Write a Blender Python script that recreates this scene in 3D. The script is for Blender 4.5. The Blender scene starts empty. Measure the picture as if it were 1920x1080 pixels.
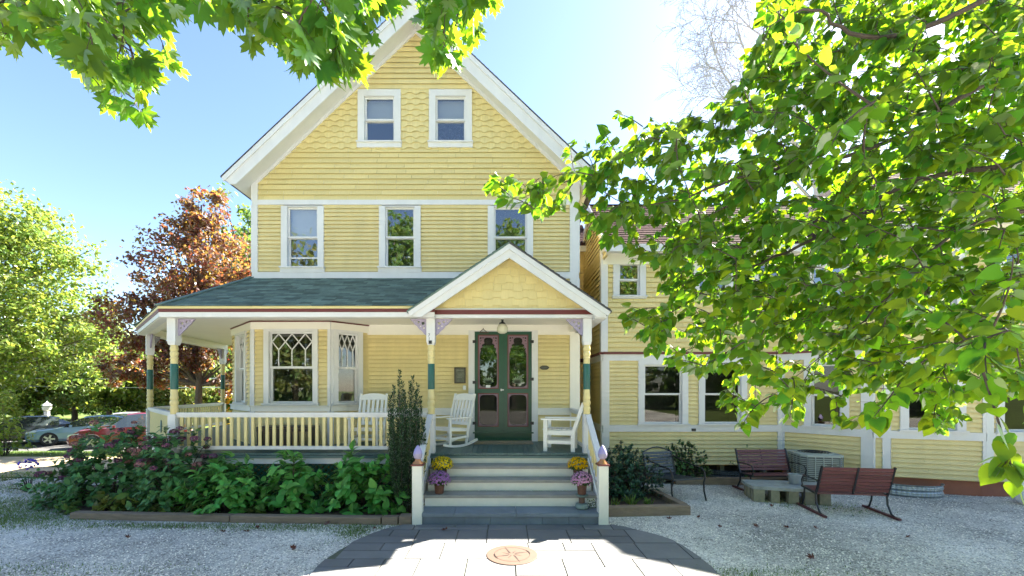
import bpy, bmesh, math, random
from mathutils import Vector as V, Matrix
R = math.radians
rnd = random.Random(11)
C = bpy.context.scene.collection
PI = math.pi
CAMZ, UC, VC, FP = 2.25, 942.0, 730.0, 800.0
def P(u, v, y):                      # a point of the place from a measured bearing and its distance
    return V(((u - UC) / FP * y, y, CAMZ - (v - VC) / FP * y))

# ---------------------------------------------------------------- materials
def nt(name):
    m = bpy.data.materials.new(name); m.use_nodes = True
    n = m.node_tree.nodes; l = m.node_tree.links
    n.clear()
    out = n.new('ShaderNodeOutputMaterial')
    return m, n, l, out
def vary(n, l, col, var, scale, island, hue=0.0, stretch=None):
    """base colour broken up by noise and by a random value per loose piece"""
    tc = n.new('ShaderNodeTexCoord')
    src = tc.outputs['Object']
    if stretch:
        mp = n.new('ShaderNodeMapping'); mp.inputs['Scale'].default_value = stretch
        l.new(src, mp.inputs['Vector']); src = mp.outputs['Vector']
    nz = n.new('ShaderNodeTexNoise'); nz.inputs['Scale'].default_value = scale
    nz.inputs['Detail'].default_value = 6; nz.inputs['Roughness'].default_value = .65
    l.new(src, nz.inputs['Vector'])
    mr = n.new('ShaderNodeMapRange'); mr.inputs['From Min'].default_value = .25; mr.inputs['From Max'].default_value = .75
    mr.inputs['To Min'].default_value = 1 - var; mr.inputs['To Max'].default_value = 1 + var
    l.new(nz.outputs['Fac'], mr.inputs['Value'])
    geo = n.new('ShaderNodeNewGeometry')
    mi = n.new('ShaderNodeMapRange'); mi.inputs['To Min'].default_value = 1 - island; mi.inputs['To Max'].default_value = 1 + island
    l.new(geo.outputs['Random Per Island'], mi.inputs['Value'])
    mu = n.new('ShaderNodeMath'); mu.operation = 'MULTIPLY'
    l.new(mr.outputs['Result'], mu.inputs[0]); l.new(mi.outputs['Result'], mu.inputs[1])
    hs = n.new('ShaderNodeHueSaturation'); hs.inputs['Color'].default_value = (*col, 1)
    l.new(mu.outputs[0], hs.inputs['Value'])
    if hue:
        mh = n.new('ShaderNodeMapRange'); mh.inputs['To Min'].default_value = .5 - hue; mh.inputs['To Max'].default_value = .5 + hue
        m3 = n.new('ShaderNodeMath'); m3.operation = 'FRACT'; m2 = n.new('ShaderNodeMath'); m2.operation = 'MULTIPLY'; m2.inputs[1].default_value = 7.31
        l.new(geo.outputs['Random Per Island'], m2.inputs[0]); l.new(m2.outputs[0], m3.inputs[0])
        l.new(m3.outputs[0], mh.inputs['Value']); l.new(mh.outputs['Result'], hs.inputs['Hue'])
    return hs.outputs['Color'], src
def mat(name, col, rough=.6, var=.08, scale=6, island=0.0, bump=0.0, bscale=40, metal=0, spec=.5, coat=0, hue=0, stretch=None):
    m, n, l, out = nt(name)
    b = n.new('ShaderNodeBsdfPrincipled')
    c, src = vary(n, l, col, var, scale, island, hue, stretch)
    l.new(c, b.inputs['Base Color'])
    b.inputs['Roughness'].default_value = rough; b.inputs['Metallic'].default_value = metal
    b.inputs['Specular IOR Level'].default_value = spec; b.inputs['Coat Weight'].default_value = coat
    if bump:
        nz = n.new('ShaderNodeTexNoise'); nz.inputs['Scale'].default_value = bscale; nz.inputs['Detail'].default_value = 5
        l.new(src, nz.inputs['Vector'])
        bp = n.new('ShaderNodeBump'); bp.inputs['Strength'].default_value = bump; bp.inputs['Distance'].default_value = .02
        l.new(nz.outputs['Fac'], bp.inputs['Height']); l.new(bp.outputs['Normal'], b.inputs['Normal'])
    l.new(b.outputs['BSDF'], out.inputs['Surface'])
    return m
def leafmat(name, col, trans, tf=.45, island=.35, hue=.02, gloss=.12, rough=.45):
    m, n, l, out = nt(name)
    c, _ = vary(n, l, col, .12, 3, island, hue)
    c2, _ = vary(n, l, trans, .12, 3, island * .6, hue)
    d = n.new('ShaderNodeBsdfDiffuse'); l.new(c, d.inputs['Color'])
    t = n.new('ShaderNodeBsdfTranslucent'); l.new(c2, t.inputs['Color'])
    mx = n.new('ShaderNodeMixShader'); mx.inputs['Fac'].default_value = tf
    l.new(d.outputs[0], mx.inputs[1]); l.new(t.outputs[0], mx.inputs[2])
    g = n.new('ShaderNodeBsdfGlossy'); g.inputs['Roughness'].default_value = rough
    lw = n.new('ShaderNodeFresnel'); lw.inputs['IOR'].default_value = 1.35
    ml = n.new('ShaderNodeMath'); ml.operation = 'MULTIPLY'; ml.inputs[1].default_value = gloss * 4
    l.new(lw.outputs[0], ml.inputs[0])
    m2 = n.new('ShaderNodeMixShader'); l.new(ml.outputs[0], m2.inputs['Fac'])
    l.new(mx.outputs[0], m2.inputs[1]); l.new(g.outputs[0], m2.inputs[2])
    l.new(m2.outputs[0], out.inputs['Surface'])
    return m
def glassmat(name, tint=(.75, .8, .8), base=.13, wob=.0):
    m, n, l, out = nt(name)
    t = n.new('ShaderNodeBsdfTransparent'); t.inputs['Color'].default_value = (*tint, 1)
    g = n.new('ShaderNodeBsdfGlossy'); g.inputs['Roughness'].default_value = .015
    f = n.new('ShaderNodeFresnel'); f.inputs['IOR'].default_value = 1.5
    a = n.new('ShaderNodeMath'); a.operation = 'ADD'; a.inputs[1].default_value = base; a.use_clamp = True
    l.new(f.outputs[0], a.inputs[0])
    if wob:
        tc = n.new('ShaderNodeTexCoord')
        nz = n.new('ShaderNodeTexNoise'); nz.inputs['Scale'].default_value = 2.2; nz.inputs['Detail'].default_value = 2
        l.new(tc.outputs['Object'], nz.inputs['Vector'])
        bp = n.new('ShaderNodeBump'); bp.inputs['Strength'].default_value = wob; bp.inputs['Distance'].default_value = .02
        l.new(nz.outputs['Fac'], bp.inputs['Height']); l.new(bp.outputs['Normal'], g.inputs['Normal'])
    mx = n.new('ShaderNodeMixShader'); l.new(a.outputs[0], mx.inputs['Fac'])
    l.new(t.outputs[0], mx.inputs[1]); l.new(g.outputs[0], mx.inputs[2])
    l.new(mx.outputs[0], out.inputs['Surface'])
    return m
def lacemat(name, col, holes=.35, scale=60):
    """thin curtain cloth: weave with small gaps"""
    m, n, l, out = nt(name)
    tc = n.new('ShaderNodeTexCoord')
    vo = n.new('ShaderNodeTexVoronoi'); vo.inputs['Scale'].default_value = scale
    l.new(tc.outputs['Object'], vo.inputs['Vector'])
    nz = n.new('ShaderNodeTexNoise'); nz.inputs['Scale'].default_value = scale * .12
    l.new(tc.outputs['Object'], nz.inputs['Vector'])
    ad = n.new('ShaderNodeMath'); ad.operation = 'ADD'; l.new(vo.outputs['Distance'], ad.inputs[0]); l.new(nz.outputs['Fac'], ad.inputs[1])
    gt = n.new('ShaderNodeMath'); gt.operation = 'GREATER_THAN'; gt.inputs[1].default_value = 1.12 - holes
    l.new(ad.outputs[0], gt.inputs[0])
    d = n.new('ShaderNodeBsdfDiffuse'); d.inputs['Color'].default_value = (*col, 1)
    tl = n.new('ShaderNodeBsdfTranslucent'); tl.inputs['Color'].default_value = (*col, 1)
    m1 = n.new('ShaderNodeMixShader'); m1.inputs['Fac'].default_value = .3
    l.new(d.outputs[0], m1.inputs[1]); l.new(tl.outputs[0], m1.inputs[2])
    t = n.new('ShaderNodeBsdfTransparent')
    m2 = n.new('ShaderNodeMixShader'); l.new(gt.outputs[0], m2.inputs['Fac'])
    l.new(m1.outputs[0], m2.inputs[1]); l.new(t.outputs[0], m2.inputs[2])
    l.new(m2.outputs[0], out.inputs['Surface'])
    return m

M = {}
YEL = (.71, .595, .285)
M['siding'] = mat('yellow_clapboard_paint', YEL, .55, .10, 2.4, island=.05, bump=.12, bscale=30, stretch=(1.4, 1.4, .4))
M['shingle'] = mat('yellow_shingle_paint', (.70, .585, .265), .6, .06, 5, island=.05, bump=.15, bscale=40, stretch=(8, 8, 1))
M['cream'] = mat('cream_yellow_paint', (.68, .57, .26), .5, .05, 8, bump=.05)
M['white'] = mat('white_trim_paint', (.65, .65, .64), .45, .08, 2.0, bump=.06, bscale=25, stretch=(1.5, 1.5, .6))
M['offwhite'] = mat('offwhite_ceiling_paint', (.78, .75, .66), .5, .04, 2)
M['green'] = mat('dark_green_paint', (.012, .075, .042), .35, .1, 6)
M['teal'] = mat('teal_green_paint', (.014, .10, .085), .4, .08, 8)
M['maroon'] = mat('maroon_paint', (.13, .025, .022), .45, .12, 5)
M['lav'] = mat('lavender_grey_paint', (.33, .29, .40), .55, .1, 8)
M['purple'] = mat('lavender_finial_paint', (.30, .27, .50), .5, .08, 8)
M['pink'] = mat('dusty_pink_paint', (.21, .13, .165), .5, .1, 9)
M['deck'] = mat('grey_green_deck_paint', (.085, .145, .135), .5, .12, 4, island=.12, bump=.1)
M['tread'] = mat('worn_grey_tread_paint', (.27, .27, .25), .6, .18, 5, bump=.1)
M['riser'] = mat('cream_white_riser_paint', (.70, .70, .62), .55, .10, 3, bump=.05)
M['slate'] = mat('bluestone', (.155, .19, .225), .7, .2, 3, island=.12, bump=.25, bscale=14)
M['roofgreen'] = mat('green_asphalt_shingle', (.12, .18, .15), .85, .30, 5, island=.42, bump=.5, bscale=120)
M['roofdark'] = mat('dark_grey_asphalt_shingle', (.07, .068, .072), .85, .25, 14, island=.25, bump=.5, bscale=120)
M['roofbrown'] = mat('weathered_brown_shingle', (.060, .032, .030), .95, .25, 10, island=.35, bump=.4, bscale=90, spec=.06)
M['glassannex'] = glassmat('annex_window_glass', (.72, .76, .75), base=.02, wob=.03)
M['black'] = mat('black_iron', (.015, .016, .018), .4, .1, 10)
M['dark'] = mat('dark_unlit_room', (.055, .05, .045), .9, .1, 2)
M['chairwhite'] = mat('white_chair_paint', (.80, .79, .73), .4, .03, 8)
M['benchred'] = mat('maroon_bench_wood', (.115, .034, .034), .5, .25, 8, island=.15, bump=.15, bscale=60, stretch=(1, 8, 8))
M['steel'] = mat('galvanised_steel', (.42, .46, .47), .38, .15, 9, metal=.7)
M['acgrey'] = mat('grey_green_sheet_metal', (.36, .40, .36), .5, .1, 5)
M['timber'] = mat('weathered_timber', (.25, .185, .125), .8, .30, 4, island=.15, bump=.4, bscale=30, stretch=(1, 6, 6))
M['mulch'] = mat('dark_mulch_soil', (.075, .05, .035), .95, .45, 14, bump=.9, bscale=60)
M['brick'] = mat('red_painted_foundation', (.36, .14, .085), .85, .12, 4, bump=.2)
M['conc'] = mat('mossy_concrete_block', (.25, .235, .16), .9, .30, 8, island=.15, bump=.3)
M['slabtop'] = mat('lichened_stone_slab', (.30, .32, .29), .85, .35, 5, bump=.4, bscale=30)
M['terra'] = mat('terracotta_medallion', (.105, .062, .042), .7, .1, 6)
M['terrad'] = mat('dark_compass_inlay', (.022, .012, .009), .6, .1, 6)
M['wick'] = mat('brown_basket_weave', (.13, .058, .035), .6, .3, 40, bump=.4)
M['verd'] = mat('verdigris_urn', (.17, .24, .22), .6, .3, 12, bump=.2)
M['bark'] = mat('grey_brown_bark', (.115, .085, .062), .9, .35, 9, bump=.7, bscale=25, stretch=(3, 3, 1))
M['twig'] = mat('dark_twig_bark', (.055, .04, .03), .8, .25, 14)
M['limb'] = mat('dark_limb_bark', (.065, .05, .04), .9, .35, 9, bump=.6, bscale=25)
M['palebark'] = mat('pale_dead_bark', (.38, .36, .40), .9, .2, 9)
M['glass'] = glassmat('window_glass', base=.22, wob=.05)
M['glasslow'] = glassmat('porch_window_glass', (.7, .74, .72), base=.10, wob=.03)
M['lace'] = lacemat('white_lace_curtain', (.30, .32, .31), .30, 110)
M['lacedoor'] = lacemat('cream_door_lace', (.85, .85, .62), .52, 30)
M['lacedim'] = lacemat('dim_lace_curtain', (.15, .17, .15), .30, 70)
M['glassdoor'] = glassmat('door_screen_glass', (.75, .78, .76), base=-.022)
M['shade'] = mat('white_roller_shade', (.74, .75, .76), .8, .03, 2)
M['mat'] = mat('tan_coir_doormat', (.30, .26, .17), .95, .25, 30, bump=.6, bscale=120)
M['lampglass'] = mat('milky_ribbed_lamp_glass', (.62, .62, .48), .25, .05, 8)
M['copper'] = mat('aged_copper', (.62, .28, .12), .3, .1, 8, metal=.8)
M['bronze'] = mat('dark_bronze_plaque', (.05, .04, .022), .45, .35, 30)
M['rubber'] = mat('tyre_rubber', (.02, .02, .021), .8, .1, 5)
M['alloy'] = mat('alloy_wheel', (.45, .45, .46), .3, .1, 6, metal=.8)
M['carglass'] = mat('car_window_glass', (.03, .04, .045), .04, .02, 2, spec=.9, coat=1)
M['plate'] = mat('licence_plate', (.7, .7, .68), .5, .03, 5)
M['ink'] = mat('black_ink', (.02, .02, .02), .5, .02, 5)
M['lens'] = mat('clear_headlamp', (.55, .58, .6), .1, .05, 5, coat=1)

# ---------------------------------------------------------------- mesh builder
class MB:
    def __init__(s): s.v = []; s.f = []; s.m = []
    def face(s, pts, mi=0):
        b = len(s.v); s.v.extend(tuple(p) for p in pts); s.f.append(tuple(range(b, b + len(pts)))); s.m.append(mi)
    def hexa(s, p, mi=0):            # p: 8 points, bottom ring 0-3, top ring 4-7
        b = len(s.v); s.v.extend(tuple(q) for q in p)
        for q in ((3, 2, 1, 0), (4, 5, 6, 7), (0, 1, 5, 4), (1, 2, 6, 5), (2, 3, 7, 6), (3, 0, 4, 7)):
            s.f.append(tuple(b + i for i in q)); s.m.append(mi)
    def box(s, x0, x1, y0, y1, z0, z1, mi=0):
        s.hexa([(x0, y0, z0), (x1, y0, z0), (x1, y1, z0), (x0, y1, z0), (x0, y0, z1), (x1, y0, z1), (x1, y1, z1), (x0, y1, z1)], mi)
    def fbox(s, f, s0, s1, z0, z1, o0, o1, mi=0):
        s.hexa([f(s0, z0, o1), f(s1, z0, o1), f(s1, z0, o0), f(s0, z0, o0), f(s0, z1, o1), f(s1, z1, o1), f(s1, z1, o0), f(s0, z1, o0)], mi)
    def bar(s, p, q, w, h, up=(0, 0, 1), mi=0):
        p, q = V(p), V(q); d = (q - p).normalized(); u = V(up); a = d.cross(u)
        if a.length < 1e-4: a = d.cross(V((0, 1, 0)))
        a.normalize(); u = a.cross(d).normalized(); a *= w / 2; u *= h / 2
        s.hexa([p - a - u, p + a - u, q + a - u, q - a - u, p - a + u, p + a + u, q + a + u, q - a + u], mi)
    def tube(s, pts, rad, n=6, mi=0, cap=True):
        pts = [V(p) for p in pts]
        if not isinstance(rad, (list, tuple)): rad = [rad] * len(pts)
        b = len(s.v); prev = None
        for i, p in enumerate(pts):
            d = (pts[min(i + 1, len(pts) - 1)] - pts[max(i - 1, 0)])
            d = d.normalized() if d.length > 1e-9 else V((0, 0, 1))
            a = prev - d * prev.dot(d) if prev is not None else d.cross(V((.31, .27, .91)))
            if a.length < 1e-4: a = d.cross(V((1, 0, 0)))
            a.normalize(); prev = a; c = d.cross(a)
            for k in range(n):
                t = 2 * PI * k / n
                s.v.append(tuple(p + (a * math.cos(t) + c * math.sin(t)) * rad[i]))
        for i in range(len(pts) - 1):
            for k in range(n):
                s.f.append((b + i * n + k, b + i * n + (k + 1) % n, b + (i + 1) * n + (k + 1) % n, b + (i + 1) * n + k)); s.m.append(mi)
        if cap:
            s.f.append(tuple(b + k for k in range(n))[::-1]); s.m.append(mi)
            e = b + (len(pts) - 1) * n
            s.f.append(tuple(e + k for k in range(n))); s.m.append(mi)
    def lathe(s, prof, c, n=16, mi=0, ax=None):
        """prof: (radius, height) from bottom; ax: optional matrix"""
        b = len(s.v); c = V(c)
        for r, z in prof:
            for k in range(n):
                t = 2 * PI * k / n; p = V((r * math.cos(t), r * math.sin(t), z))
                s.v.append(tuple(c + (ax @ p if ax else p)))
        for i in range(len(prof) - 1):
            for k in range(n):
                s.f.append((b + i * n + k, b + i * n + (k + 1) % n, b + (i + 1) * n + (k + 1) % n, b + (i + 1) * n + k)); s.m.append(mi)
        s.f.append(tuple(b + k for k in range(n))[::-1]); s.m.append(mi)
        e = b + (len(prof) - 1) * n
        s.f.append(tuple(e + k for k in range(n))); s.m.append(mi)
    def prism(s, poly, vec, mi=0):
        poly = [V(p) for p in poly]; vec = V(vec); n = len(poly); b = len(s.v)
        s.v.extend(tuple(p) for p in poly); s.v.extend(tuple(p + vec) for p in poly)
        s.f.append(tuple(range(b, b + n))[::-1]); s.m.append(mi)
        s.f.append(tuple(range(b + n, b + 2 * n))); s.m.append(mi)
        for i in range(n):
            j = (i + 1) % n
            s.f.append((b + i, b + j, b + n + j, b + n + i)); s.m.append(mi)
    def plate(s, f, loops, o0, o1, mi=0):
        """flat board with holes: loops of (s, z); first is the outline"""
        bm = bmesh.new(); es = []
        for lp in loops:
            vs = [bm.verts.new((a, z, 0)) for a, z in lp]
            for i in range(len(vs)): es.append(bm.edges.new((vs[i], vs[(i + 1) % len(vs)])))
        bmesh.ops.triangle_fill(bm, use_beauty=True, use_dissolve=False, edges=es)
        bm.verts.ensure_lookup_table(); bm.verts.index_update()
        b = len(s.v)
        for q in bm.verts: s.v.append(tuple(f(q.co.x, q.co.y, o1)))
        nn = len(bm.verts)
        for q in bm.verts: s.v.append(tuple(f(q.co.x, q.co.y, o0)))
        for fc in bm.faces:
            ids = [q.index for q in fc.verts]
            if fc.normal.z < 0: ids.reverse()
            s.f.append(tuple(b + i for i in ids)); s.m.append(mi)
            s.f.append(tuple(b + nn + i for i in reversed(ids))); s.m.append(mi)
        for e in bm.edges:
            if len(e.link_faces) == 1:
                i, j = e.verts[0].index, e.verts[1].index
                s.f.append((b + i, b + j, b + nn + j, b + nn + i)); s.m.append(mi)
        bm.free()
    def build(s, name, mats, parent=None, smooth=False, off=None):
        if not isinstance(mats, (list, tuple)): mats = [mats]
        me = bpy.data.meshes.new(name)
        o = off if off is not None else V((0, 0, 0))
        me.from_pydata([(a[0] - o[0], a[1] - o[1], a[2] - o[2]) for a in s.v], [], s.f)
        for m_ in mats: me.materials.append(m_)
        if len(mats) > 1: me.polygons.foreach_set('material_index', s.m)
        me.polygons.foreach_set('use_smooth', [bool(smooth)] * len(s.f))
        me.update()
        if smooth is True:
            try: me.set_sharp_from_angle(angle=R(38))
            except Exception: pass
        ob = bpy.data.objects.new(name, me); C.objects.link(ob)
        if parent: ob.parent = parent
        return ob
def frame(O, d, n, up=(0, 0, 1)):
    O, d, n, up = V(O), V(d).normalized(), V(n).normalized(), V(up).normalized()
    return lambda s, z, o=0.0: O + d * s + up * z + n * o
def thing(name, label, cat, loc=(0, 0, 0), rz=0, group=None):
    o = bpy.data.objects.new(name, None); C.objects.link(o)
    o.location = loc; o.rotation_euler = (0, 0, rz); o.empty_display_size = .3
    return tag(o, label, cat, group)
def tag(o, label, cat, group=None, kind=None):
    o['label'] = label; o['category'] = cat
    if group: o['group'] = group
    if kind: o['kind'] = kind
    return o
def structure(o, label=None):
    o['kind'] = 'structure'
    if label: o['label'] = label
    return o
def dup(root, loc, rz, label=None, group=None, name=None):
    r = root.copy(); C.objects.link(r); r.location = loc; r.rotation_euler = (0, 0, rz)
    if label: r['label'] = label
    if group: r['group'] = group
    def rec(src, dst):
        for ch in list(src.children):
            c = ch.copy(); C.objects.link(c); c.parent = dst
            rec(ch, c)
    rec(root, r)
    return r
def arc(cx, cy, r, a0, a1, n):
    return [(cx + r * math.cos(R(a0 + (a1 - a0) * i / n)), cy + r * math.sin(R(a0 + (a1 - a0) * i / n))) for i in range(n + 1)]
def rrect(x0, x1, y0, y1, r, n=5):
    return arc(x1 - r, y0 + r, r, -90, 0, n) + arc(x1 - r, y1 - r, r, 0, 90, n) + arc(x0 + r, y1 - r, r, 90, 180, n) + arc(x0 + r, y0 + r, r, 180, 270, n)

# ---------------------------------------------------------------- siding courses
def spans(a, b, z, ops):
    res = [(a, b)]
    for s0, s1, q0, q1 in ops:
        if q0 < z < q1:
            nr = []
            for x, y in res:
                if s1 <= x or s0 >= y: nr.append((x, y)); continue
                if x < s0: nr.append((x, s0))
                if s1 < y: nr.append((s1, y))
            res = nr
    return [q for q in res if q[1] - q[0] > .004]
def siding(mb, f, a, b, z0, z1, c=.095, ops=(), lim=None, blen=(2.2, 4.5), out=.034, gap=.0015, wob=0.0, thick=.011, slot=.0055):
    n = max(1, round((z1 - z0) / c)); c = (z1 - z0) / n
    for i in range(n):
        z = z0 + i * c; zt = z + c; A, B = a, b
        if lim:
            l0, l1 = lim(z); A, B = max(a, l0), min(b, l1)
            if B - A < .02: continue
        for x, y in spans(A, B, z + c / 2, ops):
            if slot: mb.face([f(x, z - .02, -.022), f(y, z - .02, -.022), f(y, z + .03, -.022), f(x, z + .03, -.022)])
            cuts = [x]; p = x + rnd.uniform(.3, 1) * blen[0]
            while p < y - blen[0] * .35: cuts.append(p); p += rnd.uniform(*blen)
            cuts.append(y)
            for k in range(len(cuts) - 1):
                g0 = cuts[k] + (gap if k else 0); g1 = cuts[k + 1] - (gap if k < len(cuts) - 2 else 0)
                o = out + rnd.uniform(-wob, wob); dz = rnd.uniform(-wob, wob) * 1.2
                tk = 0 if slot else min(.034, c * .3); dz += slot
                q = [f(g0, z + dz, o), f(g1, z + dz, o), f(g1, zt + tk, -.002), f(g0, zt + tk, -.002)]
                b0 = len(mb.v); mb.v.extend(tuple(t) for t in q + [f(g0, z + dz, o - thick), f(g1, z + dz, o - thick)])
                mb.f += [(b0, b0 + 1, b0 + 2, b0 + 3), (b0 + 4, b0 + 5, b0 + 1, b0)]; mb.m += [0, 0]
def scallops(mb, f, a, b, z0, z1, c=.125, ops=(), lim=None, step=.30):
    n = max(1, round((z1 - z0) / c)); c = (z1 - z0) / n
    pat = [0, .0, .018, .045, .045, .045, .045, .018]
    for i in range(n):
        z = z0 + i * c; A, B = a, b
        if lim:
            l0, l1 = lim(z); A, B = max(a, l0), min(b, l1)
            if B - A < .02: continue
        for x, y in spans(A, B, z + c / 2, ops):
            ds = step / len(pat); k0 = math.floor(x / ds)
            pts = []
            for k in range(k0, math.ceil(y / ds) + 1):
                s_ = min(max(k * ds, x), y); pts.append((s_, pat[(k + (4 if i % 2 else 0)) % len(pat)]))
            for (s0, h0), (s1, h1) in zip(pts[:-1], pts[1:]):
                if s1 - s0 < 1e-4: continue
                mb.face([f(s0, z + h0, .036), f(s1, z + h1, .036), f(s1, z + c + .056, .004), f(s0, z + c + .056, .004)])
                mb.face([f(s0, z + h0, .026), f(s1, z + h1, .026), f(s1, z + h1, .036), f(s0, z + h0, .036)])

# ---------------------------------------------------------------- leaves
def heart():
    r = [(0, 0), (.22, -.10), (.40, .02), (.47, .24), (.42, .48), (.29, .70), (.13, .88), (0, 1.06)]
    return r
def ovate():
    return [(0, 0), (.13, .08), (.25, .25), (.29, .45), (.24, .66), (.12, .86), (0, 1.0)]
def narrow():
    return [(0, 0), (.09, .2), (.12, .5), (.08, .8), (0, 1.0)]
HEART, OVATE, NARROW = heart(), ovate(), narrow()
MAPLE = [(0, 1.0), (9, .70), (15, .80), (22, .52), (33, .70), (44, .98), (52, .70), (62, .74), (73, .44), (86, .60), (99, .76), (114, .46), (140, .30), (165, .16)]
def leafbasis(d, nrm):
    d = d.normalized(); x = d.cross(nrm)
    if x.length < 1e-3: x = d.cross(V((.3, .8, .5)))
    x.normalize(); n = x.cross(d)
    return x, d, n
def add_leaf(mb, shape, p, d, nrm, size, fold=.18, droop=.12, wid=1.0, mi=0):
    x, y, n = leafbasis(d, nrm)
    b = len(mb.v)
    mid = [(0, q[1]) for q in shape]
    m = len(shape)
    def put(a, t):
        z = fold * abs(a) - droop * t * t
        w = p + (x * a * wid + y * t + n * z) * size
        mb.v.append((w.x, w.y, w.z))
    for a, t in mid: put(0, max(t, 0))
    for a, t in shape: put(a, t)
    for a, t in shape: put(-a, t)
    for i in range(m - 1):
        mb.f.append((b + i, b + m + i, b + m + i + 1, b + i + 1)); mb.f.append((b + i + 1, b + 2 * m + i + 1, b + 2 * m + i, b + i)); mb.m += [mi, mi]
def add_maple(mb, p, d, nrm, size, curl=.22, droop=.2, mi=0):
    x, y, n = leafbasis(d, nrm)
    b = len(mb.v)
    mb.v.append(tuple(p))
    L = [(-a, r) for a, r in reversed(MAPLE) if a > 0] + MAPLE
    for a, r in L:
        j = r * (1 + rnd.uniform(-.05, .05))
        u, t = j * math.sin(R(a)), j * math.cos(R(a))
        z = -curl * u * u - droop * t * abs(t) + .05 * math.sin(a * .14)
        w = p + (x * u + y * t + n * z) * size
        mb.v.append((w.x, w.y, w.z))
    for i in range(len(L) - 1):
        mb.f.append((b, b + 1 + i, b + 2 + i)); mb.m.append(mi)
def rdir(up=0.0):
    while True:
        q = V((rnd.uniform(-1, 1), rnd.uniform(-1, 1), rnd.uniform(-1, 1)))
        if .05 < q.length < 1: break
    q.normalize(); q.z += up
    return q.normalized()
def inpoly(x, y, poly):
    c = False; j = len(poly) - 1
    for i in range(len(poly)):
        xi, yi = poly[i]; xj, yj = poly[j]
        if (yi > y) != (yj > y) and x < (xj - xi) * (y - yi) / (yj - yi) + xi: c = not c
        j = i
    return c
def bez(a, b, c, n):
    return [a * (1 - t) ** 2 + b * 2 * t * (1 - t) + c * t * t for t in [i / n for i in range(n + 1)]]
# ================================================================ THE HOUSE
YW = 10.3
HB = V((-2.09, YW, 0))
house = thing('house', 'large yellow clapboard house with white trimmed steep gable and wraparound porch', 'house', HB)
OFF = HB
def hp(mb, name, m, parent=None, smooth=False, label=None):
    o = mb.build(name, m, parent or house, smooth, OFF)
    if parent is not None: o.location = (0, 0, 0)
    if label: o['label'] = label
    return o
def sub(mb, name, m, parent, smooth=False, label=None): return hp(mb, name, m, parent, smooth, label)
XW = lambda u: (u - UC) / FP * YW
ZW = lambda v: CAMZ - (v - VC) / FP * YW
FW = frame((0, YW, 0), (1, 0, 0), (0, -1, 0))
XL, XR, YB = -6.025, 1.84, 18.7
GX, GZ, GS = -2.09, 10.92, .95          # wall apex under the soffit and the roof slope
def gl(z):
    w = (GZ - z) / GS; return (GX - w, GX + w)

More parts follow.
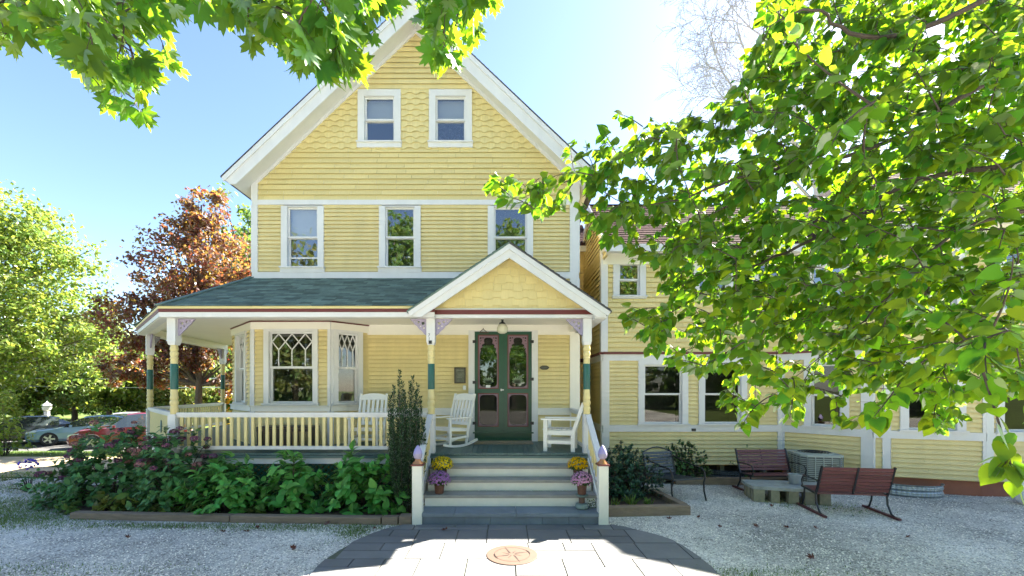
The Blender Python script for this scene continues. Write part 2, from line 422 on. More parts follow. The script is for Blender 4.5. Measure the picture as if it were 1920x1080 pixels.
def window(f, s0, s1, z0, z1, cw=.12, head=.12, rail=.5, curtain=None, gl_mat='glass', muntin=None, sill=.12, apron=True, lower_open=0, owner=None, put=hp, cas=.053, trimmat='white', label=None, dark=True):
    """one window: casing with sashes, panes, sill, hangings and the dim room behind"""
    mb = MB()
    mb.fbox(f, s0 - cw, s0, z0 - .02, z1 + head, -.09, cas); mb.fbox(f, s1, s1 + cw, z0 - .02, z1 + head, -.09, cas)
    mb.fbox(f, s0, s1, z1, z1 + head, -.09, cas)
    w = put(mb, 'window', M[trimmat], owner)
    if label: w['label'] = label
    mb = MB(); mb.fbox(f, s0 - cw - .02, s1 + cw + .02, z0 - sill, z0 - .02, .0, cas + .005); mb.fbox(f, s0 - cw - .03, s1 + cw + .03, z0 - .02, z0 + .012, -.085, cas + .045)
    put(mb, 'sill', M[trimmat], w)
    zr = z0 + (z1 - z0) * (1 - rail); t = .042
    mb = MB()
    for a, b, o0, o1 in ((zr - .01, z1, -.045, -.012), (z0 + .012, zr + .022, -.085, -.05)):
        mb.fbox(f, s0, s0 + t, a, b, o0, o1); mb.fbox(f, s1 - t, s1, a, b, o0, o1)
        mb.fbox(f, s0 + t, s1 - t, b - t, b, o0, o1); mb.fbox(f, s0 + t, s1 - t, a, a + t, o0, o1)
    if lower_open:
        zz = z0 + (z1 - z0) * lower_open; mb.fbox(f, s0 + t, s1 - t, zz, zz + .035, -.075, -.052)
    put(mb, 'sash', M[trimmat], w)
    mb = MB()
    mb.face([f(s0 + t, zr, -.028), f(s1 - t, zr, -.028), f(s1 - t, z1 - t, -.028), f(s0 + t, z1 - t, -.028)])
    mb.face([f(s0 + t, z0 + t, -.068), f(s1 - t, z0 + t, -.068), f(s1 - t, zr, -.068), f(s0 + t, zr, -.068)])
    put(mb, 'pane', M[gl_mat], w)
    if muntin == 'diamond':
        mb = MB(); a, b, c_, d_ = s0 + t, s1 - t, zr + t, z1 - t
        n = 3; W = (b - a) / n; ht = (d_ - c_) * .50; o = -.018
        def seg(x0, y0, x1, y1):
            mb.bar(f(x0, y0, o), f(x1, y1, o), .02, .02, f(0, 0, 1) - f(0, 0, 0))
        for i in range(n):
            cx = a + (i + .5) * W
            seg(cx, d_ , cx - W / 2, d_ - ht * .5); seg(cx, d_, cx + W / 2, d_ - ht * .5)
            seg(cx, d_ - ht, cx - W / 2, d_ - ht * .5); seg(cx, d_ - ht, cx + W / 2, d_ - ht * .5)
            seg(cx, d_ - ht, cx, c_)
        put(mb, 'muntin', M[trimmat], w)
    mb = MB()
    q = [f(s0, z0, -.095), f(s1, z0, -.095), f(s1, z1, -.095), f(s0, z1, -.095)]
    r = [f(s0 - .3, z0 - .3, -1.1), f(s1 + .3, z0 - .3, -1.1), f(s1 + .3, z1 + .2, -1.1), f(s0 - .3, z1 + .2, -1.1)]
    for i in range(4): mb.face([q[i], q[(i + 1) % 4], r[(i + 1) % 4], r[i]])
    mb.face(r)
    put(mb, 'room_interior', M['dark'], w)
    for kind, za, zb in (curtain or ()):
        mb = MB(); n = 1 if kind == 'shade' else 26
        za, zb = z0 + (z1 - z0) * za, z0 + (z1 - z0) * zb
        for i in range(n):
            a = s0 + (s1 - s0) * i / n; b = s0 + (s1 - s0) * (i + 1) / n
            oa = -.15 + (0 if n == 1 else .018 * math.sin(i * 2.1)); ob = -.15 + (0 if n == 1 else .018 * math.sin((i + 1) * 2.1))
            mb.face([f(a, za, oa), f(b, za, ob), f(b, zb, ob), f(a, zb, oa)])
        put(mb, 'shade' if kind == 'shade' else 'curtain', M['shade' if kind == 'shade' else kind], w, True)
    return w

# ---- upper front wall, gable, attic
wins2 = [(540, 597), (723, 778), (926, 988)]
ops = []
for a, b in wins2: ops.append((XW(a) - .09, XW(b) + .10, ZW(509), ZW(382)))
mb = MB(); siding(mb, FW, XL + .02, XR - .02, 4.80, ZW(384), .097, ops, slot=.0022)
hp(mb, 'clapboard_wall', M['siding'])
mb = MB(); siding(mb, FW, GX - 4, GX + 4, ZW(168), GZ - .02, .125, (), gl, blen=(1.2, 3), slot=.002)
hp(mb, 'clapboard_wall', M['siding'])
aw = [(684, 740), (817, 873)]
aops = [(XW(a) - .09, XW(b) + .10, ZW(274), ZW(174)) for a, b in aw]
mb = MB(); siding(mb, FW, XL + .02, XR - .02, ZW(376), ZW(281) + .06, .125, (), gl, blen=(.35, .9), gap=.0018, wob=.0025, slot=.0015)
hp(mb, 'gable_shingles', M['shingle']); mb = MB()
scallops(mb, FW, XL, XR, ZW(281), ZW(168), .128, aops, gl)
hp(mb, 'gable_shingles', M['shingle'])
mb = MB()
mb.fbox(FW, XL - .0, XR + .0, ZW(385), ZW(376), -.02, .046)                 # belt under the gable
hp(mb, 'belt_board', M['white']); mb = MB()
mb.fbox(FW, XL, XR, ZW(523), ZW(511), -.02, .046)                          # belt above the porch roof
hp(mb, 'belt_board', M['white'])
for s0, s1 in ((XL - .02, XL + .135), (XR - .215, XR + .02)):
    mb = MB(); mb.fbox(FW, s0, s1, 4.6, ZW(523), -.14, .042); mb.fbox(FW, s0, s1, ZW(511), ZW(385), -.14, .042)
    mb.fbox(FW, s0, s1, ZW(376), 7.32, -.14, .042)
    hp(mb, 'corner_board', M['white'])
cur = [[('shade', .52, 1), ('lace', 0, .55)], [('lace', 0, 1)], [('lace', 0, 1)]]
for (a, b), c_, lo in zip(wins2, cur, (.16, 0, 0)):
    window(FW, XW(a), XW(b), ZW(502), ZW(389), .145, .02, .5, c_, lower_open=lo, sill=.12)
for (a, b), c_ in zip(aw, ([('shade', .5, 1)], [('shade', .5, 1), ('lace', 0, .5)])):
    window(FW, XW(a), XW(b), ZW(268), ZW(182), .155, .155, .5, c_, sill=.13)
# side and back walls
FL = frame((XL, YB, 0), (0, -1, 0), (-1, 0, 0)); FR = frame((XR, YW, 0), (0, 1, 0), (1, 0, 0)); FB = frame((XR, YB, 0), (-1, 0, 0), (0, 1, 0))
mb = MB()
siding(mb, FL, 0, YB - YW - .01, .9, 7.4, .11); hp(mb, 'side_wall', M['siding']); mb = MB(); siding(mb, FR, .01, YB - YW, .5, 7.4, .11); hp(mb, 'side_wall', M['siding']); mb = MB()
siding(mb, FB, 0, XR - XL, .3, 10.9, .2, (), lambda z: (XR - gl(z)[1], XR - gl(z)[0]))
hp(mb, 'back_wall', M['siding'])
# main roof: two slabs, rake boards, soffits
YO = 9.8
def slope_poly(x, dz): return V((x, 0, GZ - GS * abs(x - GX) + dz))
for sg in (-1, 1):
    xe = GX + sg * 4.34
    mb = MB()
    e = V((0, YB + .3 - YO, 0)); y0 = V((0, YO, 0))
    q = [slope_poly(GX, .31) + y0, slope_poly(xe, .31) + y0, slope_poly(xe, .345) + y0, slope_poly(GX, .345) + y0]
    mb.prism([p + V((sg * .03 if i in (1, 2) else 0, -.03, 0)) for i, p in enumerate(q)], e)
    n_ = 34; L = 4.34 * math.hypot(1, GS)
    fr = frame(slope_poly(xe, .345) + V((0, YO - .03, 0)), (0, 1, 0), (sg * GS, 0, 1), (-sg * 1, 0, GS))
    siding(mb, fr, 0, YB + .3 - YO, 0, L, .135, (), blen=(.25, .5), out=.014, slot=0)
    hp(mb, 'roof', M['roofdark'])
    mb = MB()
    a = [slope_poly(GX, -.12), slope_poly(GX + sg * 4.035, -.12), V((GX + sg * 4.18, 0, slope_poly(GX + sg * 4.035, -.12).z)), slope_poly(GX + sg * 4.335, .31), slope_poly(GX, .31)]
    mb.prism([p + y0 for p in a], (0, .045, 0))
    b = [slope_poly(GX, .18), slope_poly(GX + sg * 4.30, .18), slope_poly(GX + sg * 4.345, .312), slope_poly(GX, .312)]
    mb.prism([p + y0 - V((0, .035, 0)) for p in b], (0, .034, 0))
    hp(mb, 'rake_board', M['white'])
    mb = MB()
    c_ = [slope_poly(GX, 0), slope_poly(GX + sg * 4.15, 0), slope_poly(GX + sg * 4.15, .3), slope_poly(GX, .3)]
    mb.prism([p + V((0, YO + .047, 0)) for p in c_], (0, YB - YO, 0))
    hp(mb, 'soffit', M['white'])
    mb = MB()                                             # frieze under the soffit
    d = [slope_poly(GX, -.10), slope_poly(GX + sg * 3.93, -.10), slope_poly(GX + sg * 3.93, .05), slope_poly(GX, .05)]
    mb.prism([p + V((0, YW - .044, 0)) for p in d], (0, .05, 0))
    hp(mb, 'frieze_board', M['white'])
mb = MB(); mb.prism([(GX - .12, YO - .03, GZ + .24), (GX + .12, YO - .03, GZ + .24), (GX, YO - .03, GZ + .40)], (0, YB + .3 - YO, 0)); hp(mb, 'ridge_cap', M['roofdark'])

# ---- porch: floor, skirt, ceiling, beams
P1, P2, P3 = V((-6.46, 8.4, 0)), V((-9.0, 10.9, 0)), V((-9.7, 14.8, 0))
PC, PR = V((-1.40, 8.4, 0)), V((1.66, 8.4, 0))
ZF, ZBM, ZCL = 1.0, 3.636, 3.80
fl = [(1.78, 8.33), (1.78, YW - .01), (XL, YW - .01), (XL, 15.0), (-9.78, 15.0), (-9.07, 10.85), (-6.50, 8.33)]
mb = MB()
n = 22; y = 8.33
while y < 10.28:                                           # boards run from the house to the edge
    break
xs = [-6.5 + i * .105 for i in range(int((1.78 + 6.5) / .105) + 1)]
for i, x in enumerate(xs[:-1]):
    mb.box(x + .003, xs[i + 1] - .003, 8.33, YW - .005, .965, ZF)
mb.prism([(p[0], p[1], .96) for p in [(-6.5, 8.33), (-6.5, 10.29), (-6.06, 10.31), (-6.06, 15.0), (-9.78, 15.0), (-9.07, 10.85)]][::-1], (0, 0, .038))
mb.prism([(p[0], p[1], .905) for p in fl][::-1], (0, 0, .05))
hp(mb, 'porch_floor', M['deck'])
mb = MB()
mb.box(-6.48, -1.48, 8.365, 8.40, .79, .902); hp(mb, 'skirt_board', M['white']); mb = MB(); mb.box(1.70, 1.74, 8.42, YW - .02, .74, .902); hp(mb, 'skirt_board', M['white']); mb = MB()
mb.bar((-6.49, 8.38, .846), (-9.03, 10.88, .846), .03, .112); mb.bar((-9.04, 10.9, .846), (-9.74, 14.95, .846), .03, .112)
hp(mb, 'skirt_board', M['white'])
mb = MB()
def lat(a, b):
    global mb
    a, b = V(a), V(b); L = (b - a).length; d = (b - a).normalized(); nrm = V((d.y, -d.x, 0)); f = frame(a, d, nrm)
    k = -.8
    while k < L:
        for sgn in (1, -1):
            x0, x1 = (k, k + .76) if sgn > 0 else (k + .76, k); z0, z1 = .03, .79
            if x0 < 0 or x1 < 0 or x0 > L or x1 > L: continue
            mb.bar(f(x0, z0, .01 * sgn), f(x1, z1, .01 * sgn), .035, .008, nrm)
        k += .12
for q in (((-6.48, 8.40, 0), (-1.5, 8.40, 0)), ((-9.04, 10.88, 0), (-6.49, 8.38, 0)), ((1.72, 8.42, 0), (1.72, 10.28, 0))):
    mb = MB(); lat(*q); hp(mb, 'lattice_skirt', M['green'])
mb = MB(); mb.prism([(p[0], p[1], ZCL) for p in [(1.74, 8.32), (1.74, YW - .02), (XL, YW - .02), (XL, 15.0), (-9.8, 15.0), (-9.08, 10.82), (-6.52, 8.32)]][::-1], (0, 0, .03)); hp(mb, 'porch_ceiling', M['offwhite'])
def dirn(a, b): return (b - a).normalized()
mb = MB()
def beam(a, b, e0=0, e1=0):
    d = dirn(a, b); z = (ZBM + ZCL) / 2; a = a - d * e0; b = b + d * e1
    mb.bar((a.x, a.y, z), (b.x, b.y, z), .15, ZCL - ZBM - .004)
beam(P1, PR, .06, .075); beam(P2, P1, .05, -.08); beam(P2, V((-9.74, 15.0, 0)), -.08, 0); beam(V((1.66, 8.48, 0)), V((1.66, YW - .03, 0)))
hp(mb, 'porch_beam', M['offwhite'])
# eaves: white board, maroon gutter, cream drip
E1, E2, E3 = V((-6.56, 8.15, 0)), V((-9.24, 10.78, 0)), V((-9.98, 15.0, 0)); ER = V((-1.30, 8.15, 0))
for nm, m_, z0, z1, th, off in (('eave_board', 'white', 3.64, 3.725, .05, .0), ('gutter', 'maroon', 3.727, 3.79, .07, .012), ('drip_edge', 'cream', 3.792, 3.835, .06, .02)):
    mb = MB()
    pts = []
    for a, b in ((ER, E1), (E1, E2), (E2, E3)):
        d = dirn(a, b); nrm = V((d.y, -d.x, 0)) * -1
        if nrm.y > 0 and nrm.x > 0: nrm *= -1
        pts.append((a, b, d, nrm))
    def off_line(o):
        L = [(a + nrm * o, d) for a, b, d, nrm in pts]
        def isect(p, d, q, e):
            den = d.x * e.y - d.y * e.x; t = ((q.x - p.x) * e.y - (q.y - p.y) * e.x) / den; return p + d * t
        return [L[0][0], isect(*L[0], *L[1]), isect(*L[1], *L[2]), pts[2][1] + pts[2][3] * o]
    A, B = off_line(off), off_line(off - th)
    for i in range(3):
        p = [A[i], A[i + 1], B[i + 1], B[i]]
        mb.prism([(q.x, q.y, z0) for q in p], (0, 0, z1 - z0))
    hp(mb, nm, M[m_])
mb = MB()
EO = [V((-1.30, 8.17, 3.63)), V((-6.55, 8.17, 3.63)), V((-9.2, 10.8, 3.63)), V((-9.93, 15, 3.63))]; EI = [V((-1.3, 8.33, 3.63)), V((-6.49, 8.33, 3.63)), V((-9.06, 10.85, 3.63)), V((-9.8, 15, 3.63))]
for i in range(3): mb.prism([EO[i], EO[i + 1], EI[i + 1], EI[i]], (0, 0, .02))
hp(mb, 'eave_soffit', M['white'])
# porch roof: front, chamfer and side slopes, shingled in courses
def shingled(mb, a, b, c_, d, c=.125, out=.012, bl=(.22, .42)):
    """quad a-b (eave), d-c (top); courses follow the eave"""
    a, b, c_, d = V(a), V(b), V(c_), V(d)
    dx = (b - a).normalized(); nrm = dx.cross(d - a)
    if nrm.length < 1e-6: nrm = dx.cross(c_ - a)
    nrm.normalize()
    if nrm.z < 0: nrm *= -1
    up = nrm.cross(dx); up = up if up.z > 0 else -up
    f = frame(a, dx, nrm, up); H = max((c_ - a).dot(up), (d - a).dot(up)); L = (b - a).length
    l0, l1 = (d - a).dot(dx), (c_ - a).dot(dx)
    siding(mb, f, min(0, l0), max(L, l1), 0, H, c, (), lambda z: (l0 * z / H, L + (l1 - L) * z / H), blen=bl, out=out, gap=.001, wob=.001, slot=0)
    mb.face([a, b, c_, d])
ZE, ZT = 3.84, 4.94
AW = V((XL - .02, YW - .0, ZT)); e1 = V((E1.x, E1.y - .04, ZE)); e2 = V((E2.x - .04, E2.y - .02, ZE)); e3 = V((E3.x - .04, E3.y, ZE))
for q in (((e1), V((-1.56, e1.y, ZE)), V((.08, YW, ZT)), AW), (e2, e1, AW, AW), (e3, e2, AW, V((XL - .02, 15.0, ZT)))):
    mb = MB(); shingled(mb, *q); hp(mb, 'porch_roof', M['roofgreen'])
for a in (e1, e2):
    mb = MB(); mb.bar(a + V((0, 0, .02)), AW + V((0, 0, .02)), .16, .022); hp(mb, 'hip_cap', M['roofgreen'])

# ---- front gable (portico) over the steps
GPX, PY = .13, 8.06
def pz(x, dz=0): return 4.99 - .674 * abs(x - GPX) + dz
for sg in (-1, 1):
    mb = MB()
    xe = GPX + sg * 1.90
    pr = [V((GPX, PY, pz(GPX, -.25))), V((GPX + sg * 1.66, PY, pz(GPX + 1.66, -.25))), V((GPX + sg * 1.80, PY, pz(GPX + 1.66, -.25))), V((xe, PY, pz(xe, -.0))), V((GPX, PY, pz(GPX, 0)))]
    mb.prism(pr, (0, .04, 0))
    mb.prism([V((p.x, PY - .03, p.z)) for p in (V((GPX, 0, pz(GPX, -.10))), V((GPX + sg * 1.86, 0, pz(GPX + 1.86, -.10))), V((GPX + sg * 1.91, 0, pz(GPX + 1.91, 0.005))), V((GPX, 0, pz(GPX, .005))))], (0, .029, 0))
    hp(mb, 'portico_rake_board', M['white'])
    mb = MB()
    mb.prism([V((GPX, PY - .04, pz(GPX, .007))), V((xe + sg * .03, PY - .04, pz(xe + sg * .03, .007))), V((xe + sg * .03, PY - .04, pz(xe + sg * .03, .04))), V((GPX, PY - .04, pz(GPX, .04)))], (0, YW - PY + .035, 0))
    a = V((xe, PY - .04, pz(xe, .042))); b = V((xe, YW - .01, pz(xe, .042))); t1 = V((GPX, YW - .01, pz(GPX, .042))); t0 = V((GPX, PY - .04, pz(GPX, .042)))
    shingled(mb, a, b, t1, t0, .125)
    hp(mb, 'portico_roof', M['roofgreen' if sg < 0 else 'roofdark'])
    mb = MB(); mb.prism([V((GPX, PY + .042, pz(GPX, -.02))), V((GPX + sg * 1.78, PY + .042, pz(GPX + 1.78, -.02))), V((GPX + sg * 1.78, PY + .042, pz(GPX + 1.78, 0.004))), V((GPX, PY + .042, pz(GPX, .004)))], (0, YW - PY - .1, 0)); hp(mb, 'portico_soffit', M['white'])
FP_ = frame((0, 8.36, 0), (1, 0, 0), (0, -1, 0))
mb = MB(); lim = lambda z: (GPX - (4.97 - z) / .674, GPX + (4.97 - z) / .674)
siding(mb, FP_, -1.6, 1.86, 3.79, 3.92, .13, (), lim, blen=(.12, .3))
z = 3.86; k = 0
while z < 4.95:                                            # staggered square-butt shingles
    A, B = lim(z); x = A
    while x < B:
        w = rnd.uniform(.11, .26); h = .036 if k % 2 else 0; k += 1
        x2 = min(x + w, B)
        mb.face([FP_(x, z + h, .030), FP_(x2, z + h, .030), FP_(x2, z + .19, .004), FP_(x, z + .19, .004)])
        mb.face([FP_(x, z + h, .020), FP_(x2, z + h, .020), FP_(x2, z + h, .030), FP_(x, z + h, .030)])
        x = x2 + .0015
    z += .15
hp(mb, 'portico_gable_shingles', M['shingle'])
mb = MB(); mb.box(-1.62, 1.88, 8.27, 8.40, 3.705, 3.79); hp(mb, 'portico_molding', M['maroon'])
mb = MB(); mb.box(-1.50, 1.755, 8.285, 8.322, 3.64, 3.703); hp(mb, 'portico_eave_board', M['white'])
mb = MB(); mb.box(1.76, 1.98, 8.12, YW - .02, 3.60, 3.70); mb.box(1.74, 1.96, 8.30, YW - .02, 3.70, 3.735); hp(mb, 'side_gutter', M['white'])

# ---- turned columns with brackets
def column(p, ang, bracks, label=None):
    f0 = frame(p, (math.cos(ang), math.sin(ang), 0), (math.sin(ang), -math.cos(ang), 0))
    mb = MB(); h = .0825
    mb.fbox(f0, -h, h, 3.19, ZBM - .002, -h, h)
    for i in range(4):
        pass
    mb.hexa([f0(-.066, 3.12, .066), f0(.066, 3.12, .066), f0(.066, 3.12, -.066), f0(-.066, 3.12, -.066), f0(-h, 3.19, h), f0(h, 3.19, h), f0(h, 3.19, -h), f0(-h, 3.19, -h)])
    c = hp(mb, 'porch_column', M['white'])
    mb = MB(); mb.fbox(f0, -.075, .075, ZF + .002, 1.76, -.075, .075); sub(mb, 'column_base', M['white'], c)
    if label: c['label'] = label
    mb = MB()
    prof = [(.062, 2.752), (.062, 2.84), (.071, 2.85), (.071, 2.87), (.060, 2.89), (.071, 2.93), (.073, 2.96), (.060, 3.0), (.073, 3.03), (.074, 3.06), (.064, 3.085), (.064, 3.119)]
    mb.lathe(prof, p, 14); sub(mb, 'turned_shaft', M['cream'], c, True); mb = MB()
    prof = [(.068, 1.762), (.068, 1.84), (.074, 1.85), (.075, 1.88), (.06, 1.91), (.06, 1.93), (.074, 1.96), (.077, 2.0), (.06, 2.04), (.073, 2.07), (.073, 2.1), (.064, 2.12), (.064, 2.248)]
    mb.lathe(prof, p, 14)
    sub(mb, 'turned_shaft', M['cream'], c, True)
    mb = MB(); mb.lathe([(.066, 2.249), (.068, 2.26), (.068, 2.74), (.066, 2.751)], p, 16); sub(mb, 'green_band', M['teal'], c, True)
    for a in bracks:
        f = frame(p + V((math.cos(a), math.sin(a), 0)) * .084, (math.cos(a), math.sin(a), 0), (math.sin(a), -math.cos(a), 0))
        S = .33; zt = ZBM - .004
        outl = [(0, zt), (0, zt - S)]
        for i in range(1, 12):                              # scalloped hollow edge
            t = i / 12; x = S * t; z_ = zt - S * (1 - t) ** 1.0
            bl = .030 * math.sin(t * PI) + .012 * abs(math.sin(t * PI * 3.5)); outl.append((x * 1 + bl * .7 - .02 * math.sin(t * PI), z_ - bl * .7 + .02 * math.sin(t * PI)))
        outl.append((S, zt))
        holes = [arc(.075, zt - .085, .030, 0, 324, 9), arc(.165, zt - .06, .022, 0, 315, 7), arc(.06, zt - .175, .020, 0, 315, 7), arc(.125, zt - .14, .016, 0, 315, 7), arc(.235, zt - .04, .013, 0, 300, 5)]
        mb = MB(); mb.plate(f, [outl] + holes, -.014, .014); sub(mb, 'corner_bracket', M['lav'], c)
    return c
a12 = math.atan2(P2.y - P1.y, P2.x - P1.x); a23 = math.atan2(15 - P2.y, -9.74 - P2.x)
column(P1, 0, [0, a12]); column(P2, a12 + PI, [a12 + PI, a23]); column(P3, a23 - PI / 2, [a23 + PI, a23]); cc = column(PC, 0, [PI, 0]); column(PR, 0, [PI, PI / 2])
def text(body, size, f, s, z, o, m, parent, name):
    cu = bpy.data.curves.new(name, 'FONT'); cu.body = body; cu.size = size; cu.extrude = .002; cu.align_x = 'CENTER'
    t = bpy.data.objects.new(name, cu); C.objects.link(t)
    me = bpy.data.meshes.new_from_object(t.evaluated_get(bpy.context.evaluated_depsgraph_get())); C.objects.unlink(t); bpy.data.objects.remove(t)
    mb = MB(); mb.v = [tuple(f(s + v.co.x, z + v.co.y, o + v.co.z)) for v in me.vertices]; mb.f = [tuple(p.vertices) for p in me.polygons]; mb.m = [0] * len(mb.f)
    return sub(mb, name, m, parent)
FPC = frame(PC, (1, 0, 0), (0, -1, 0))
text('7', .085, FPC, -.03, 3.28, .084, M['ink'], cc, 'house_number'); text('1', .075, FPC, -.025, 3.215, .084, M['ink'], cc, 'house_number')
mb = MB(); mb.fbox(FPC, -.035, .025, 3.135, 3.2, .084, .11); sub(mb, 'key_box', M['black'], cc)

# ---- railings
def railing(a, b, tight=False, skip=None):
    a, b = V(a), V(b); d = (b - a).normalized(); L = (b - a).length; up = V((0, 0, 1)); nrm = V((d.y, -d.x, 0)); f = frame(V((a.x, a.y, 0)), d, nrm)
    mb = MB(); mb.fbox(f, 0, L, 1.735, 1.795, -.055, .055); mb.fbox(f, 0, L, 1.70, 1.735, -.03, .03); mb.fbox(f, 0, L, 1.07, 1.135, -.035, .035)
    r = hp(mb, 'railing', M['white'])
    n = int(L / (.075 if tight else .138)); w = .031 if tight else .029
    for i in range(n):
        s = (i + .5) * L / n
        mb = MB(); mb.fbox(f, s - w, s + w, 1.136, 1.699, -.012, .014); sub(mb, 'baluster', M['cream'], r)
    return r
railing((P1.x + .08, 8.4, 0), (PC.x - .08, 8.4, 0)); rl = railing((P2.x + .06, P2.y - .06, 0), (P1.x - .06, P1.y + .06, 0), True)
railing((P3.x, P3.y, 0), (P2.x - .02, P2.y + .08, 0)); railing((1.66, 8.48, 0), (1.66, YW - .05, 0))
fch = frame(V((P2.x + .06, P2.y - .06, 0)), P1 - P2, V((-.7, -.71, 0)))
mb = MB(); q = [(1.95 + .09 * math.cos(t), 1.43 + .14 * math.sin(t)) for t in [2 * PI * i / 14 for i in range(14)]]; mb.plate(fch, [q], .016, .03); o = sub(mb, 'oval_plaque', M['verd'], rl)

# ---- ground floor wall under the porch
DX0, DX1 = XW(890), XW(997)
opsd = [(DX0 - .10, DX1 + .10, .9, ZW(619)), (XL - .1, XW(690), .8, 3.9)]
for a, b in ((XW(690) - .02, DX0 - .10), (DX1 + .10, XR - .02)):
    for z0, z1 in ((ZF, ZW(778)), (ZW(765), ZW(628))):
        mb = MB(); siding(mb, FW, a, b, z0, z1, .1, (), blen=(3, 5)); hp(mb, 'porch_wall', M['siding'])
for s0, s1 in ((XW(690), DX0 - .14), (DX1 + .14, XR)):
    mb = MB(); mb.fbox(FW, s0, s1, ZW(778), ZW(765), -.01, .047); hp(mb, 'belt_board', M['offwhite'])
mb = MB(); mb.fbox(FW, XW(690), DX0 - .14, ZW(628), ZW(609), -.01, .048); mb.fbox(FW, DX1 + .14, XR, ZW(628), ZW(609), -.01, .048)
mb.fbox(FW, DX0 - .14, DX1 + .14, ZW(620), ZW(609), -.01, .047)
hp(mb, 'frieze_board', M['offwhite']); mb = MB(); mb.fbox(FW, XR - .215, XR + .02, ZF, ZW(628), -.14, .050)
hp(mb, 'corner_board', M['offwhite'])
mb = MB(); mb.fbox(FW, XW(690) - .05, XR, ZW(609), ZW(607) + .004, -.01, .06); hp(mb, 'ceiling_molding', M['maroon'])
# door casing, screen doors
mb = MB()
mb.fbox(FW, DX0 - .145, DX0, ZF, ZW(620), -.12, .056); mb.fbox(FW, DX1, DX1 + .145, ZF, ZW(620), -.12, .056); mb.fbox(FW, DX0, DX1, ZW(622), ZW(620), -.12, .056)
hp(mb, 'door_casing', M['white'])
mb = MB(); mb.fbox(FW, DX0, DX1, ZF, ZF + .05, -.15, .05); hp(mb, 'door_sill', M['green']); mb = MB(); mb.fbox(FW, DX0 - .04, DX1 + .04, ZF + .19, ZF + .225, .02, .075); mb.fbox(FW, DX0, DX1, ZF + .05, ZF + .19, -.03, .02)
hp(mb, 'kick_board', M['green'])
zt, zb = ZW(622) - .004, ZF + .226
mid = (DX0 + DX1) / 2
for s0, s1, hs in ((DX0 + .004, mid - .003, -1), (mid + .003, DX1 - .004, 1)):
    a, b = s0 + .075, s1 - .105 if hs < 0 else s1 - .08
    if hs > 0: a = s0 + .10
    mb = MB()
    u0, u1, l0, l1 = ZW(729), ZW(628), ZW(800), ZW(737)
    mb.plate(FW, [[(s0, zb), (s1, zb), (s1, zt), (s0, zt)], [(a, u0), (b, u0), (b, u1), (a, u1)], [(a, l0), (b, l0), (b, l1), (a, l1)]], -.005, .03)
    dr = hp(mb, 'screen_door', M['green'])
    mb = MB()
    for z0, z1 in ((u0, u1), (l0, l1)):
        i = .022
        mb.plate(FW, [[(a, z0), (b, z0), (b, z1), (a, z1)], [(a + i, z0 + i), (b - i, z0 + i), (b - i, z1 - i), (a + i, z1 - i)]], .0, .036)
    sub(mb, 'panel_frame', M['maroon'], dr)
    i = .022; A, B = a + i, b - i; w = B - A
    mb = MB()
    for z0, z1, scroll in ((u0 + i, u1 - i, True), (l0 + i, l1 - i, False)):
        inn = rrect(A + .022, B - .022, z0 + .022, z1 - .022, .095, 7)
        if scroll:                                          # lambrequin corners at the top
            Zt = z1 - .02; cx = (A + B) / 2; e = w / 2 - .020
            top = [(cx + e, Zt - .42), (cx + e - .03, Zt - .33), (cx + e - .012, Zt - .29), (cx + e - .075, Zt - .25), (cx + e - .05, Zt - .20), (cx + e - .12, Zt - .16), (cx + e - .10, Zt - .11), (cx + .10, Zt - .055), (cx + .05, Zt - .02)]
            bot = arc(B - .115, z0 + .117, .095, -90, 0, 7); bot2 = arc(A + .115, z0 + .117, .095, 180, 270, 7)
            inn = bot + top + [(2 * cx - x, y) for x, y in reversed(top)] + bot2
        outr = [(A + .002, z0 + .002), (B - .002, z0 + .002), (B - .002, z1 - .002), (A + .002, z1 - .002)]
        holes = []
        if scroll:
            for sx in (1, -1):
                for dx, dz, r in ((.045, .055, .024), (.10, .05, .018), (.05, .12, .018), (.035, .19, .012)):
                    c0 = (B - dx) if sx > 0 else (A + dx); holes.append(arc(c0, z1 - dz, r, 0, 315, 7))
        mb.plate(FW, [outr, inn] + holes, .004, .030)
    sub(mb, 'fretwork', M['pink'], dr)
    mb = MB()
    for z0, z1 in ((u0, u1), (l0, l1)): mb.face([FW(A, z0, .002), FW(B, z0, .002), FW(B, z1, .002), FW(A, z1, .002)])
    sub(mb, 'screen_pane', M['glassdoor'], dr)
    mb = MB()
    for k in range(12):
        x0, x1 = A + .03 + (w - .06) * k / 12, A + .03 + (w - .06) * (k + 1) / 12
        o0, o1 = -.06 + .01 * (k % 2), -.06 + .01 * ((k + 1) % 2); zl = u0 + .10; zh = u1 - .27
        mb.face([FW(x0, zl, o0), FW(x1, zl, o1), FW(x1, zh, o1), FW(x0, zh, o0)])
    sub(mb, 'door_lace', M['lacedoor'], dr)
    mb = MB(); mb.face([FW(A + .02, u0 + .06, -.075), FW(B - .02, u0 + .06, -.075), FW(B - .02, u1 - .24, -.075), FW(A + .02, u1 - .24, -.075)]); sub(mb, 'inner_pane', M['glass'], dr)
    mb = MB(); cx = (A + B) / 2                              # etched flower spray low on the glass
    for k in range(9):
        t = PI * (k + .5) / 9; L = .19 * (1 - .25 * abs(math.cos(t)) ** 2)
        p0 = FW(cx, u0 + .13, -.02); q0 = FW(cx + L * math.cos(t), u0 + .13 + .17 * math.sin(t) ** .7, -.02)
        add_leaf(mb, OVATE, p0, q0 - p0, V((0, -1, 0)), (q0 - p0).length, 0, 0, .45)
    sub(mb, 'etched_flower', mat('pale_etched_glass', (.55, .66, .48), .6), dr)
    mb = MB()
    for zz in (ZW(641), ZW(717 if hs < 0 else 711), ZW(793)):
        x = DX0 if hs < 0 else DX1
        mb.fbox(FW, x - .045, x + .045, zz - .035, zz + .035, .057, .068)
